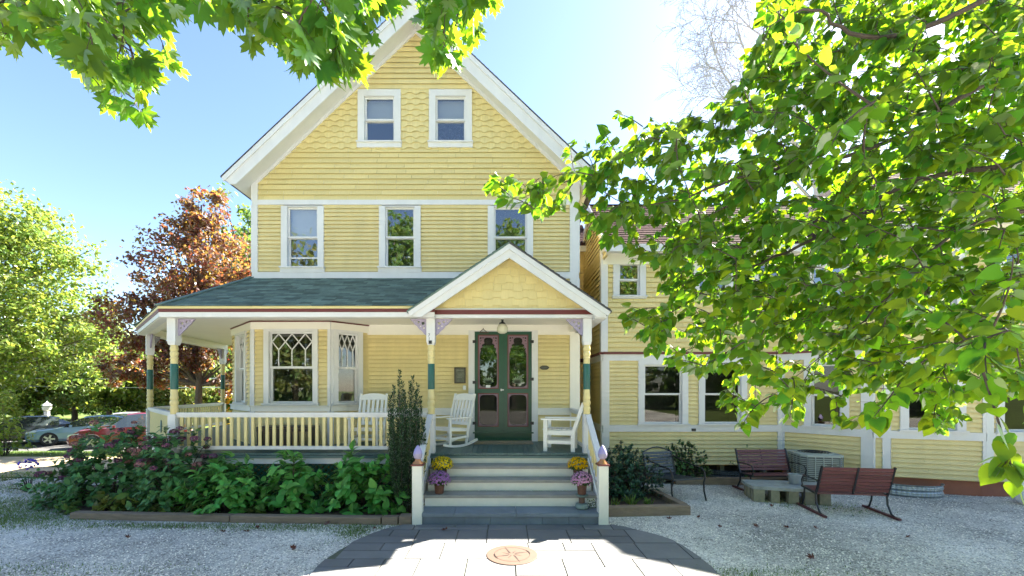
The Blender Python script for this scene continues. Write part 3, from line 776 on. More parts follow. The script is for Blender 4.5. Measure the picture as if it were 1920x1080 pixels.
    sub(mb, 'hinge', M['black'], dr)
    if hs < 0:
        mb = MB(); mb.bar(FW(s1 - .05, ZW(731), .05), FW(s1 + .02, ZW(731), .05), .02, .03); mb.fbox(FW, s1 - .06, s1 - .03, ZW(733), ZW(729), .03, .05); sub(mb, 'door_handle', M['steel'], dr)
        mb = MB(); mb.fbox(FW, cx - .06, cx + .05, ZW(727), ZW(722), .031, .036); sub(mb, 'notice', M['plate'], dr)
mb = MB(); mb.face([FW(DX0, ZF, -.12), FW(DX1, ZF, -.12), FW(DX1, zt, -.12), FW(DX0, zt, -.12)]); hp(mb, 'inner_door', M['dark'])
# small hardware on the wall
mb = MB(); mb.fbox(FW, XW(857), XW(872), ZW(777), ZW(769), .048, .058); hp(mb, 'wall_vent', M['acgrey'])
mb = MB(); mb.fbox(FW, XW(868.5), XW(874), ZW(731), ZW(723), .02, .06); hp(mb, 'door_bell', M['plate'])
mb = MB()
mb.tube([FW(XW(899), ZW(624), .06), FW(XW(906), ZW(617.5), .06), FW(XW(907), ZW(615.5), .06), FW(XW(906), ZW(617.5), .06), FW(XW(914), ZW(624), .06)], .008, 5)
mb.fbox(FW, XW(899), XW(917), ZW(625.5), ZW(623), .047, .065); hp(mb, 'door_closer', M['bronze'])

# ---- corner bay with leaded windows
YBAY = 9.65
B0, B1, B2, B3 = V((-6.855, 10.86, 0)), V((-5.645, YBAY, 0)), V((-3.886, YBAY, 0)), V((-3.236, YW, 0))
def bayframe(a, b): d = (b - a).normalized(); return frame(a, d, V((d.y, -d.x, 0))), (b - a).length
f1, L1 = bayframe(B0, B1); f2, L2 = bayframe(B1, B2); f3, L3 = bayframe(B2, B3)
kb = YBAY / FP; ZB = lambda v: CAMZ - (v - VC) * kb
z0w, z1w = ZB(757), ZB(622)
mid2 = L2 / 2; hw = 41 * kb
wn = [(f1, L1 * .5 - .34, L1 * .5 + .34, L1), (f2, mid2 - hw, mid2 + hw, L2), (f3, L3 * .5 - .30, L3 * .5 + .18, L3)]
mb, mt = MB(), MB()
for f, s0, s1, L in wn:
    op = [(s0 - .09, s1 + .09, z0w - .1, z1w + .06)]
    mt = MB()
    siding(mb, f, .01, L - .01, ZF, z0w - .17, .097, blen=(3, 4)); siding(mb, f, .01, L - .01, z0w - .05, ZB(615), .097, op, blen=(3, 4))
    mt.fbox(f, -.01, L + .01, z0w - .175, z0w - .045, -.01, .057); mt.fbox(f, -.01, L + .01, z0w - .06, z0w - .04, -.01, .085)
    hp(mt, 'bay_sill', M['offwhite']); mt = MB()
    mt.fbox(f, -.01, L + .01, z1w + .05, ZCL - .035, -.01, .050)
    hp(mt, 'bay_trim', M['offwhite'])
siding(mb, frame(V((-6.855, 13.5, 0)), (0, -1, 0), (-1, 0, 0)), 0, 2.64, ZF, 3.78, .097)
hp(mb, 'bay_wall', M['siding'])
mb = MB()
for f, s0, s1, L in wn: mb.fbox(f, -.005, L + .005, ZCL - .033, ZCL - .008, -.01, .062)
hp(mb, 'bay_molding', M['maroon'])
for c_, fa, fb, La in ((B1, f1, f2, L1), (B2, f2, f3, L2)):
    mb = MB(); mb.fbox(fa, La - .055, La + .012, ZF, ZCL - .04, -.02, .046); mb.fbox(fb, -.012, .055, ZF, ZCL - .04, -.02, .0475); hp(mb, 'corner_board', M['white'])
for i, (f, s0, s1, L) in enumerate(wn):
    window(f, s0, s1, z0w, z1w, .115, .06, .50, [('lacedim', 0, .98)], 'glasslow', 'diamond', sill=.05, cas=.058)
mb = MB(); mb.box(-6.85, -3.3, YW + .01, 13.4, 3.84, 3.90); hp(mb, 'bay_roof', M['dark'])

# ---- front steps
SX0, SX1 = -1.36, 1.62
fronts = [(8.33, ZF), (8.03, .8), (7.75, .6), (7.44, .4)]
for i in range(1, 4):
    y, z = fronts[i]; yb = fronts[i - 1][0]
    mb = MB(); mb.box(SX0 - .03, SX1 + .03, y - .0, yb + .02, z - .035, z); mb.box(SX0 - .03, SX1 + .03, y + .012, y + .03, z - .05, z - .036); hp(mb, 'tread', M['tread'])
for i in range(4):
    y, z = fronts[i]; mb = MB(); mb.box(SX0, SX1, y + .035, y + .065, z - .2 + .001, z - .036 if i else .902); hp(mb, 'riser', M['riser'])
for sx in (SX0 - .075, SX1 + .04):
    mb = MB(); mb.prism([(sx, 7.48, .2), (sx, 7.48, .36), (sx, 8.36, .93), (sx, 8.36, .2)], (.035, 0, 0)); hp(mb, 'stringer', M['white'])
mb = MB()
xs = [SX0 - .02, -.80, .23, 1.28, SX1 + .02]
for i in range(4): mb.box(xs[i] + .004, xs[i + 1] - .004, 7.04, 7.50, .145, .2)
xs = [SX0 - .02, -.62, -.20, .66, 1.1, SX1 + .02]
for i in range(5): mb.box(xs[i] + .004, xs[i + 1] - .004, 7.075, 7.2, .0, .143)
mb.box(SX0, SX1, 7.1, 7.5, 0, .14)
hp(mb, 'stone_step', M['slate'])
for X_ in (-1.41, 1.67):
    mb = MB(); mb.box(X_ - .079, X_ + .079, 7.028, 7.19, .0, .985); nw = hp(mb, 'newel_post', M['riser'])
    mb = MB(); mb.box(X_ - .098, X_ + .098, 7.008, 7.21, .986, 1.012); sub(mb, 'newel_cap', M['maroon'], nw)
    mb = MB(); mb.lathe([(.092, 1.013), (.085, 1.03), (.05, 1.06), (.045, 1.085)], (X_, 7.12, 0), 4 * 4); sub(mb, 'newel_neck', M['copper'], nw, True)
    mb = MB(); mb.lathe([(.036, 1.086), (.066, 1.11), (.076, 1.15), (.076, 1.18)], (X_, 7.12, 0), 18); sub(mb, 'acorn_cup', M['lav'], nw, True)
    mb = MB(); mb.lathe([(.074, 1.181), (.068, 1.215), (.05, 1.262), (.026, 1.30), (.005, 1.32)], (X_, 7.12, 0), 18); sub(mb, 'acorn_finial', M['purple'], nw, True)
    a, b = V((X_, 7.2, .97)), V((X_ - .0, 8.33, 1.73))
    mb = MB(); mb.bar(a, b, .10, .075); mb.bar(a - V((0, -.02, .55)), b - V((0, 0, .60)), .06, .07); hr = hp(mb, 'hand_rail', M['white'])
    for k in range(7):
        t = (k + .8) / 7.6; p = a.lerp(b, t)
        mb = MB(); mb.box(p.x - .014, p.x + .014, p.y - .028, p.y + .028, p.z - .56, p.z - .03); sub(mb, 'baluster', M['cream'], hr)
# ================================================================ THE ANNEX on the right
AY = 10.9
annex = thing('annex_building', 'yellow two storey annex with brown shingle roof, angled walls and white belt board', 'building', (6.5, AY, 0))
AOFF = V((6.5, AY, 0))
def ap(mb, name, m, parent=None, smooth=False):
    return mb.build(name, m, parent or annex, smooth, AOFF)
XA = lambda u, y=AY: (u - UC) / FP * y
ZA = lambda v, y=AY: CAMZ - (v - VC) / FP * y
aL, aC = V((XA(1130), AY, 0)), V((7.13, AY, 0)); aB, aA, aE = V((8.29, 9.55, 0)), V((10.06, 8.9, 0)), V((15.5, 8.75, 0))
aK = V((aL.x, 13.6, 0))
ZS, ZBELT0, ZBELT1, ZMAR, ZEAVE = .33, 1.17, 1.34, 3.14, 5.85
fF = frame((0, AY, 0), (1, 0, 0), (0, -1, 0))
def wf(a, b): d = (b - a).normalized(); return frame(a, d, V((d.y, -d.x, 0))), (b - a).length
fK, LK = wf(aK, aL); fC, LC = wf(aC, aB); fB_, LB = wf(aB, aA); fA_, LA = wf(aA, aE)
W1 = [(fF, XA(1207), XA(1278), ZA(795), ZA(684)), (fF, XA(1320), XA(1388), ZA(795), ZA(684))]
W2 = [(fF, XA(1160), XA(1199), ZA(556), ZA(494)), (fF, XA(1420), XA(1478), ZA(556), ZA(494)), (fF, XA(1310), XA(1365), ZA(556), ZA(494))]
sC = LC * .36
W1 += [(fC, sC, sC + .58, 1.36, 2.85), (fB_, .62, 1.42, 1.36, 2.85), (fA_, .35, 1.35, 1.36, 2.85), (fA_, 2.1, 3.1, 1.36, 2.85)]
W2 += [(fC, sC, sC + .58, 4.0, 5.2), (fB_, .62, 1.42, 4.0, 5.2), (fA_, .35, 1.35, 3.9, 5.2), (fA_, 2.1, 3.1, 3.9, 5.2)]
walls = [(fK, 0, LK), (fF, aL.x, aC.x), (fC, 0, LC), (fB_, 0, LB), (fA_, 0, LA)]
mlow, mup, mtr, mmar = MB(), MB(), MB(), MB()
for f, a, b in walls:
    o1 = [(s0 - .09, s1 + .09, z0 - .05, z1 + .06) for g, s0, s1, z0, z1 in W1 if g is f]
    o2 = [(s0 - .09, s1 + .09, z0 - .05, z1 + .06) for g, s0, s1, z0, z1 in W2 if g is f]
    siding(mlow, f, a, b, ZS, ZBELT0, .105); siding(mlow, f, a, b, ZBELT1, 3.0, .105, o1)
    siding(mup, f, a, b, ZMAR + .06, ZEAVE + .02, .125, o2, blen=(.4, .9), out=.034, wob=.0015, slot=.0025)
    mtr.fbox(f, a, b, ZBELT0, ZBELT1, -.02, .048); mtr.fbox(f, a, b, 2.98, ZMAR, -.02, .050)
    mmar.fbox(f, a, b, ZMAR, ZMAR + .06, -.02, .085)
ap(mlow, 'clapboard_wall', M['siding']); ap(mup, 'shingle_wall', M['shingle']); ap(mtr, 'belt_board', M['white']); ap(mmar, 'flare_molding', M['maroon'])
def cboard(fa, sa, ea, fb, sb, eb, z0, z1, o=.045):
    mb = MB(); mb.fbox(fa, sa, ea, z0, z1, -.03, o); mb.fbox(fb, sb, eb, z0, z1, -.03, o + .0015); ap(mb, 'corner_board', M['white'])
for z0, z1 in ((ZS, ZBELT0), (ZBELT1, 2.98)):
    cboard(fK, LK - .10, LK + .03, fF, aL.x - .03, aL.x + .16, z0, z1)
    cboard(fF, aC.x - .12, aC.x + .0, fC, 0, .08, z0, z1)
    cboard(fC, LC - .20, LC + .01, fB_, -.01, .03, z0, z1)
    cboard(fB_, .16, .30, fB_, .305, .31, z0, z1)
    cboard(fB_, LB - .05, LB + .01, fA_, -.01, .14, z0, z1)
cboard(fK, LK - .10, LK + .045, fF, aL.x - .045, aL.x + .12, ZMAR + .06, ZEAVE - .02, .052)
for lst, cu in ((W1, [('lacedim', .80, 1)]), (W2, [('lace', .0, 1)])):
    for i, (f, s0, s1, z0, z1) in enumerate(lst):
        window(f, s0, s1, z0, z1, .15, .13, .5, cu, 'glassannex' if lst is W1 else 'glass', sill=.06, put=ap)
# frieze and eaves, roof
mb = MB()
for f, a, b in walls[1:]: mb.fbox(f, a, b, ZEAVE - .42, ZEAVE + .0, -.02, .06)
ap(mb, 'frieze_board', M['offwhite'])
RY, RZ, EY = 12.45, 7.62, 10.42
mb = MB(); shingled(mb, (aL.x - .06, EY, 5.80), (16, EY, 5.80), (16, RY, RZ), (aL.x - .06, RY, RZ), .14); shingled(mb, (16, 14.6, 5.8), (aL.x - .06, 14.6, 5.8), (aL.x - .06, RY, RZ), (16, RY, RZ), .14)
ap(mb, 'roof', M['roofbrown'])
mb = MB(); mb.box(aL.x - .04, 7.6, EY - .02, EY + .03, 5.62, 5.80); mb.box(aL.x - .04, 7.6, EY + .03, AY - .06, 5.70, 5.74); ap(mb, 'eave_board', M['white'])
mb = MB()
for ys_ in ((EY, RY), (14.6, RY)):
    p = [V((aL.x - .065, ys_[0], 5.62)), V((aL.x - .065, ys_[1], RZ - .18)), V((aL.x - .065, ys_[1], RZ + .02)), V((aL.x - .065, ys_[0], 5.83))]
    mb.prism(p, (.04, 0, 0))
ap(mb, 'rake_board', M['white'])
mb = MB(); fG = frame(V((aL.x, 14.6, 0)), (0, -1, 0), (-1, 0, 0))
siding(mb, fG, .1, 4.1, ZEAVE - .3, RZ - .1, .125, (), lambda z: (max(.0, 2.15 - (RZ - .05 - z) / .9), min(4.2, 2.15 + (RZ - .05 - z) / .9)), out=.02)
ap(mb, 'gable_wall', M['siding'])
# angled tower roof, made taller to throw its shadow over the right gravel
tp = [V((7.0, 10.75, 5.8)), V((8.15, 9.2, 5.8)), V((9.98, 8.52, 5.8)), V((15.9, 8.37, 5.8))]; apx = [V((9.6, 11.6, 8.3)), V((15.9, 11.6, 8.3))]
mb = MB()
shingled(mb, tp[0], tp[1], apx[0], apx[0], .14); shingled(mb, tp[1], tp[2], apx[0], apx[0], .14); shingled(mb, tp[2], tp[3], apx[1], apx[0], .14)
mb.face([apx[0], apx[1], V((15.9, 14.6, 5.8)), V((7.0, 14.6, 5.8))]); mb.face([apx[0], V((7, 14.6, 5.8)), tp[0]]); mb.face([tp[3], V((15.9, 14.6, 5.8)), apx[1]])
ap(mb, 'tower_roof', M['roofbrown'])
mb = MB()
for a, b in zip(tp[:-1], tp[1:]): mb.bar(a + V((0, .03, -.1)), b + V((0, .03, -.1)), .05, .19)
ap(mb, 'tower_eave_board', M['white'])
mb = MB(); mb.prism([V((p.x, p.y, 5.68)) for p in [V((7.0, 11, 0))] + tp + [V((15.9, 11, 0))]], (0, 0, .02)); ap(mb, 'tower_soffit', M['white'])
mb = MB()
for f, a, b in walls[2:]: mb.fbox(f, a, b, -.15, ZS, -.20, -.08)
ap(mb, 'foundation', M['brick'])
mb = MB(); mb.fbox(fF, aL.x, aC.x, -.15, ZS, -.5, -.3)
ap(mb, 'crawl_space', M['dark'])
mb = MB()
for s in (5.62, 6.72): mb.fbox(fF, s, s + .1, 0, ZS, -.28, -.1)
ap(mb, 'foundation_pier', M['conc'])
mb = MB(); mb.fbox(fF, XA(1295), XA(1303), ZA(808), ZA(803), .05, .06); ap(mb, 'wall_vent', M['black'])
mb = MB(); mb.box(aL.x + .1, 15.4, 14.3, 14.5, 0, 5.9); mb.box(15.4, 15.5, 8.8, 14.5, 0, 5.9); ap(mb, 'back_wall', M['siding'])
# recessed link between house and annex
link = thing('link_building', 'narrow recessed yellow passage with brown roof between the house and the annex', 'building', (2.2, 13.4, 0))
def lp(mb, name, m): return mb.build(name, m, link, False, V((2.2, 13.4, 0)))
mb = MB(); siding(mb, frame((0, 13.4, 0), (1, 0, 0), (0, -1, 0)), 1.87, 2.70, .3, 6.6, .15); lp(mb, 'clapboard_wall', M['siding'])
mb = MB(); mb.box(1.87, 2.7, 13.28, 13.36, 3.1, 3.2); lp(mb, 'belt_board', M['maroon'])
mb = MB(); mb.box(1.95, 2.35, 13.3, 13.38, 1.3, 2.8); lp(mb, 'window', M['carglass'])
mb = MB(); mb.box(1.87, 2.7, 12.98, 13.04, 6.45, 6.62); lp(mb, 'eave_board', M['white'])
mb = MB(); shingled(mb, (1.87, 13.0, 6.6), (2.70, 13.0, 6.6), (2.70, 14.4, 7.8), (1.87, 14.4, 7.8), .14); lp(mb, 'roof', M['roofbrown'])
# ================================================================ GROUND
def noise_ground(name, stops, scale, rough=.95, bump=.6, bscale=50, scale2=2.0, vor=0):
    m, n, l, out = nt(name)
    tc = n.new('ShaderNodeTexCoord')
    nz = n.new('ShaderNodeTexNoise'); nz.inputs['Scale'].default_value = scale; nz.inputs['Detail'].default_value = 8; nz.inputs['Roughness'].default_value = .7
    l.new(tc.outputs['Object'], nz.inputs['Vector'])
    fac = nz.outputs['Fac']
    if vor:
        vo = n.new('ShaderNodeTexVoronoi'); vo.inputs['Scale'].default_value = vor; l.new(tc.outputs['Object'], vo.inputs['Vector'])
        sp = n.new('ShaderNodeSeparateColor'); l.new(vo.outputs['Color'], sp.inputs['Color'])
        mm = n.new('ShaderNodeMath'); mm.operation = 'MULTIPLY'; mm.inputs[1].default_value = .55; l.new(sp.outputs['Red'], mm.inputs[0])
        m2 = n.new('ShaderNodeMath'); m2.operation = 'MULTIPLY_ADD'; m2.inputs[1].default_value = .6; l.new(nz.outputs['Fac'], m2.inputs[0]); l.new(mm.outputs[0], m2.inputs[2])
        fac = m2.outputs[0]
    cr = n.new('ShaderNodeValToRGB'); l.new(fac, cr.inputs['Fac'])
    while len(cr.color_ramp.elements) < len(stops): cr.color_ramp.elements.new(.5)
    for e, (p, c) in zip(cr.color_ramp.elements, stops): e.position = p; e.color = (*c, 1)
    b = n.new('ShaderNodeBsdfPrincipled'); b.inputs['Roughness'].default_value = rough; b.inputs['Specular IOR Level'].default_value = .2
    nb = n.new('ShaderNodeTexNoise'); nb.inputs['Scale'].default_value = .55; nb.inputs['Detail'].default_value = 5; l.new(tc.outputs['Object'], nb.inputs['Vector'])
    mb_ = n.new('ShaderNodeMapRange'); mb_.inputs['From Min'].default_value = .35; mb_.inputs['From Max'].default_value = .65; mb_.inputs['To Min'].default_value = .58; mb_.inputs['To Max'].default_value = 1.12; l.new(nb.outputs['Fac'], mb_.inputs['Value'])
    hv = n.new('ShaderNodeHueSaturation'); l.new(mb_.outputs['Result'], hv.inputs['Value']); l.new(cr.outputs['Color'], hv.inputs['Color'])
    l.new(hv.outputs['Color'], b.inputs['Base Color'])
    n2 = n.new('ShaderNodeTexNoise'); n2.inputs['Scale'].default_value = bscale; n2.inputs['Detail'].default_value = 4; l.new(tc.outputs['Object'], n2.inputs['Vector'])
    bp = n.new('ShaderNodeBump'); bp.inputs['Strength'].default_value = bump; bp.inputs['Distance'].default_value = .03
    l.new((vo.outputs['Distance'] if vor else n2.outputs['Fac']), bp.inputs['Height']); l.new(bp.outputs['Normal'], b.inputs['Normal'])
    l.new(b.outputs['BSDF'], out.inputs['Surface'])
    return m
M['gravel'] = noise_ground('crushed_shell_gravel', [(.22, (.11, .105, .09)), (.44, (.50, .48, .43)), (.74, (.80, .77, .70))], 3.5, vor=55)
M['lawn'] = noise_ground('lawn_grass_soil', [(.3, (.05, .075, .018)), (.55, (.10, .14, .03)), (.8, (.20, .20, .07))], 1.2)
M['sand'] = noise_ground('pale_sandy_drive', [(.3, (.42, .33, .20)), (.7, (.60, .50, .34))], 1.5)
M['chip'] = mat('white_shell_chip', (.82, .765, .67), .8, .05, 10, island=.42)
def sheet(name, poly, z, m, label=None):
    mb = MB(); mb.face([(x, y, z) for x, y in poly]); return structure(mb.build(name, m), label)
sheet('ground', [(-600, -600), (600, -600), (600, 600), (-600, 600)], -.62, M['lawn'])
mb = MB(); mb.face([(-60, -40, -.014), (40, -40, -.014), (40, 15, -.014), (-60, 15, -.014)]); mb.face([(-60, 15, -.014), (-10, 15, -.014), (-10, 19.5, -.61), (-60, 19.5, -.61)]); mb.face([(-10, 15, -.014), (40, 15, -.014), (40, 40, -.014), (-10, 40, -.014)]); mb.face([(-10, 15, -.014), (-10, 40, -.014), (-10, 40, -.62), (-10, 19.5, -.61)])
structure(mb.build('lawn', M['lawn']))
sheet('gravel_yard', [(-16, -24), (16, -24), (12, 10.9), (2.0, 10.9), (1.7, 8.3), (-6.6, 8.3), (-9.0, 10.8), (-12.2, 10.8)], -.004, M['gravel'])  # unseen stretch behind the camera added to bounce sun onto the shaded front
sheet('sandy_drive', [(-60, 11.3), (-9.9, 11.0), (-10.2, 14.2), (-60, 15.0)], -.006, M['sand'])
sheet('parking_lot', [(-60, 19.4), (-11.5, 19.4), (-11.5, 30.5), (-60, 30.5)], -.606, noise_ground('worn_parking_asphalt', [(.3, (.09, .09, .09)), (.7, (.16, .155, .15))], 2))
# patio of bluestone flags
outl = [(-1.60, 7.06), (1.80, 7.06), (2.0, 6.93), (2.19, 6.74), (2.38, 6.55), (2.52, 6.34), (2.58, 6.1), (2.62, 5.75), (2.64, 5.4), (2.60, 5.0), (2.45, 4.2), (2.1, 3.4), (1.4, 2.8), (-1.0, 2.8), (-1.8, 3.4), (-2.15, 4.3), (-2.30, 5.0), (-2.34, 5.4), (-2.33, 5.7), (-2.27, 6.0), (-2.18, 6.28), (-2.03, 6.62), (-1.84, 6.88)]
sheet('patio', outl, .002, mat('dark_mossy_joint', (.10, .11, .07), .95, .3, 20))
M['flag'] = mat('bluestone_flag', (.150, .152, .152), .75, .22, 1.1, island=.17, bump=.2, bscale=10)
def clip(poly, k, lim_, keep):
    res = []
    for i in range(len(poly)):
        a, b = poly[i], poly[(i + 1) % len(poly)]
        ia, ib = (a[k] - lim_) * keep >= 0, (b[k] - lim_) * keep >= 0
        if ia: res.append(a)
        if ia != ib:
            t = (lim_ - a[k]) / (b[k] - a[k]); res.append((a[0] + (b[0] - a[0]) * t, a[1] + (b[1] - a[1]) * t))
    return res
mb = MB(); rnd.seed(5)
ys = [7.06, 6.78, 6.2, 5.62, 5.1, 4.5, 3.9, 3.2, 2.6]
for r_ in range(len(ys) - 1):
    x = -2.6 + rnd.uniform(0, .4); y1, y0 = ys[r_], ys[r_ + 1]
    while x < 2.6:
        w_ = rnd.choice((.46, .62, .92, .92, 1.2)); 
        cells = [(x, x + w_, y0, y1)]
        if w_ > .9 and rnd.random() < .4: cells = [(x, x + w_, y0, (y0 + y1) / 2), (x, x + w_ * .55, (y0 + y1) / 2, y1), (x + w_ * .55, x + w_, (y0 + y1) / 2, y1)]
        for a, b, c_, d in cells:
            p = outl
            g = .008
            for k, lm, kp in ((0, a + g, 1), (0, b - g, -1), (1, c_ + g, 1), (1, d - g, -1)):
                p = clip(p, k, lm, kp)
                if len(p) < 3: break
            if len(p) >= 3:
                z = .018 + rnd.uniform(-.002, .002)
                mb.prism([(q[0], q[1], .003) for q in p][::1], (0, 0, z - .003))
        x += w_
structure(mb.build('patio_paving', M['flag']), 'pale bluestone flags laid in front of the steps')
# compass medallion set into the flags
md = thing('compass_medallion', 'round terracotta compass rose medallion set into the patio', 'medallion', (.13, 5.75, .02))
mb = MB(); mb.lathe([(.345, 0), (.345, .006), (.335, .008)], (0, 0, 0), 40); mb.build('disc', M['terra'], md)
mb = MB()
for k in range(4):
    a = R(20 + 90 * k); L = .30 if k % 2 else .26
    for s_, w_ in ((1, .026), (-1, .026)):
        d = V((math.cos(a), math.sin(a), 0)); nn = V((-d.y, d.x, 0))
        if s_ > 0: mb.face([d * .03 + V((0, 0, .0095)), d * L + V((0, 0, .0095)), d * .07 + nn * w_ + V((0, 0, .0095))])
    a += R(45); d = V((math.cos(a), math.sin(a), 0)); nn = V((-d.y, d.x, 0)); mb.face([d * .03 + V((0, 0, .0095)), d * .15 + V((0, 0, .0095)), d * .05 + nn * .015 + V((0, 0, .0095))])
def ring(r0, r1, a0, a1, n):
    for i in range(n):
        t0, t1 = R(a0 + (a1 - a0) * i / n), R(a0 + (a1 - a0) * (i + 1) / n)
        mb.face([(r0 * math.cos(t0), r0 * math.sin(t0), .0095), (r1 * math.cos(t0), r1 * math.sin(t0), .0095), (r1 * math.cos(t1), r1 * math.sin(t1), .0095), (r0 * math.cos(t1), r0 * math.sin(t1), .0095)])
ring(.235, .242, 0, 360, 40); ring(.228, .25, 180, 215, 6); ring(.228, .25, 5, 35, 6)
mb.build('compass_rose', M['terrad'], md)
# loose shell chips over the gravel (nobody could count them)
from mathutils import noise
mb = MB(); rnd.seed(21)
blobs = [(-5.2, 7.05, 1.3), (-2.9, 6.9, .8), (-8.5, 7.6, 1.6), (-10, 9.5, 2)]
bed = [(-9.6, 7.3), (-1.3, 7.1), (-1.3, 8.6), (-9.6, 11)]
cnt = 0
while cnt < 42000:
    y = 4.6 + 6.2 * rnd.random() ** 1.6; x = rnd.uniform(-1.25 * y - .3, 1.25 * y + .3)
    if inpoly(x, y, outl) or inpoly(x, y, bed) or (1.7 < x < 3.4 and 7.5 < y) or x > 11.8 or x < -12.8: continue
    if noise.noise(V((x * .9, y * 1.3, 3.1))) + .35 * noise.noise(V((x * 3, y * 4, 1))) < rnd.uniform(-.75, .05): continue
    cnt += 1
    s = rnd.uniform(.006, .018) * (1.35 if rnd.random() < .07 else 1); a = rnd.uniform(0, 6.28); h = s * rnd.uniform(.25, .8); tl = rnd.uniform(-.6, .6) * s
    c0, s0 = math.cos(a) * s, math.sin(a) * s
    b = len(mb.v); z = -.002
    mb.v += [(x + c0, y + s0, z + tl * .3 + .002), (x - s0 * .7, y + c0 * .7, z), (x - c0 * .8, y - s0 * .8, z + .001), (x + s0 * .6, y - c0 * .6, z), (x + s0 * .15, y - c0 * .15, z + h)]
    mb.f += [(b, b + 1, b + 4), (b + 1, b + 2, b + 4), (b + 2, b + 3, b + 4), (b + 3, b, b + 4)]; mb.m += [0] * 4
o = mb.build('shell_gravel', M['chip']); tag(o, 'loose white shell gravel strewn over the yard', 'gravel', kind='stuff')
# ================================================================ ON THE PORCH
def lv(t): return lambda mb, name, m, smooth=False: mb.build(name, m, t, smooth)
def make_rocker(label, loc, rz):
    t = thing('rocking_chair', label, 'chair', (0, 0, 0), 0); b = lv(t); m = M['chairwhite']   # faces -Y
    hw = .29
    for s in (-1, 1):
        mb = MB(); pts = [V((s * hw, y, .03 + .30 * (y - .02) ** 2)) for y in [-.46 + i * .095 for i in range(12)]]
        for p, q in zip(pts[:-1], pts[1:]): mb.bar(p, q, .035, .05)
        b(mb, 'rocker', m)
        mb = MB(); mb.bar((s * hw, -.27, .06), (s * hw, -.27, .62), .04, .05, (0, 1, 0)); b(mb, 'leg', m)
        mb = MB(); mb.bar((s * hw, .22, .05), (s * hw, .30, .46), .04, .05, (0, 1, 0)); mb.bar((s * hw, .30, .44), (s * hw, .50, 1.15), .045, .05, (0, 1, 0)); b(mb, 'back_post', m)
        mb = MB(); mb.box(s * hw - .05, s * hw + .05, -.33, .38, .62, .645); b(mb, 'armrest', m)
    mb = MB()
    for k in range(7): mb.bar((-hw + .02, -.27 + k * .085, .435 - k * .008), (hw - .02, -.27 + k * .085, .435 - k * .008), .072, .018)
    mb.bar((-hw, -.27, .40), (hw, -.27, .40), .03, .06); mb.bar((-hw, -.27, .20), (hw, -.27, .20), .03, .05); mb.bar((-hw, .26, .22), (hw, .26, .22), .03, .05)
    for s in (-1, 1): mb.bar((s * (hw - .03), -.27, .40), (s * (hw - .03), .28, .36), .03, .06); mb.bar((s * hw, -.25, .2), (s * hw, .25, .22), .03, .045)
    b(mb, 'seat', m)
    mb = MB(); fb = frame((0, .30, .44), (1, 0, 0), (0, -.71, .2), (0, .20, .71))
    for k in range(5): x = -.20 + k * .10; mb.fbox(fb, x - .03, x + .03, .08, .60, -.012, .012)
    mb.fbox(fb, -hw + .02, hw - .02, .02, .09, -.013, .013)
    pl = [(-hw + .02, .59), (hw - .02, .59), (hw - .02, .70)] + [(x, .70 + .045 * math.cos(x / (hw) * PI / 2)) for x in (.2, .1, 0, -.1, -.2)] + [(-hw + .02, .70)]
    mb.plate(fb, [pl], -.016, .016)
    b(mb, 'backrest', m)
    t.location = loc; t.rotation_euler = (0, 0, rz); return t
rk = make_rocker('white slatted rocking chair behind the porch railing, facing the yard', (-2.93, 9.25, ZF), 0)
dup(rk, (-1.16, 9.35, ZF), R(-38), 'white slatted rocking chair turned sideways by the stairs, left of the green door')
# armchair
t = thing('armchair', 'white wooden armchair with slatted seat on the porch right of the door', 'chair'); b = lv(t); m = M['chairwhite']
hw = .30
for s in (-1, 1):
    mb = MB(); mb.box(s * hw - .045, s * hw + .045, -.33, -.255, 0, .63); b(mb, 'leg', m)
    mb = MB(); mb.box(s * hw - .04, s * hw + .04, .22, .30, 0, .42); mb.bar((s * hw, .26, .38), (s * hw, .47, .98), .05, .07, (0, 1, 0)); b(mb, 'back_leg', m)
    mb = MB(); mb.box(s * hw - .075, s * hw + .075, -.38, .36, .631, .657); b(mb, 'armrest', m)
    mb = MB(); mb.box(s * hw - .02, s * hw + .02, -.255, .22, .15, .22); mb.box(s * hw - .022, s * hw + .022, -.255, .22, .33, .42); b(mb, 'side_rail', m)
mb = MB()
for k in range(6): mb.box(-hw + .046, hw - .046, -.36 + k * .10, -.275 + k * .10, .421, .443)
mb.box(-hw + .046, hw - .046, -.31, -.28, .33, .42); b(mb, 'seat', m)
mb = MB(); fb = frame((0, .28, .42), (1, 0, 0), (0, -.6, .21), (0, .21, .6))
for k in range(6): x = -.215 + k * .086; mb.fbox(fb, x - .038, x + .038, .05, .60, -.012, .012)
mb.fbox(fb, -.27, .27, .52, .60, -.03, -.013); mb.fbox(fb, -.27, .27, .1, .17, -.03, -.013); b(mb, 'backrest', m)
t.location = (1.23, 8.88, ZF); t.rotation_euler = (0, 0, R(-104))
# low dark bench behind the railing
t = thing('porch_bench', 'low dark slatted bench on the porch below the leaded front window', 'bench'); b = lv(t); m = mat('dark_brown_bench_stain', (.045, .034, .028), .5, .2, 12)
mb = MB()
for k in range(5): mb.box(-.58, .58, -.2 + k * .085, -.125 + k * .085, .43, .46)
b(mb, 'seat', m)
mb = MB()
for k in range(9): mb.box(-.56 + k * .135, -.50 + k * .135, -.215, -.19, .03, .42)
mb.box(-.57, .57, -.216, -.188, .36, .428); mb.box(-.57, .57, -.215, -.19, .02, .07); b(mb, 'front_panel', m)
for sx in (-1, 1):
    mb = MB(); mb.box(sx * .55 - .03, sx * .55 + .03, -.18, .2, 0, .43); b(mb, 'leg', m)
t.location = (-4.60, 9.18, ZF)
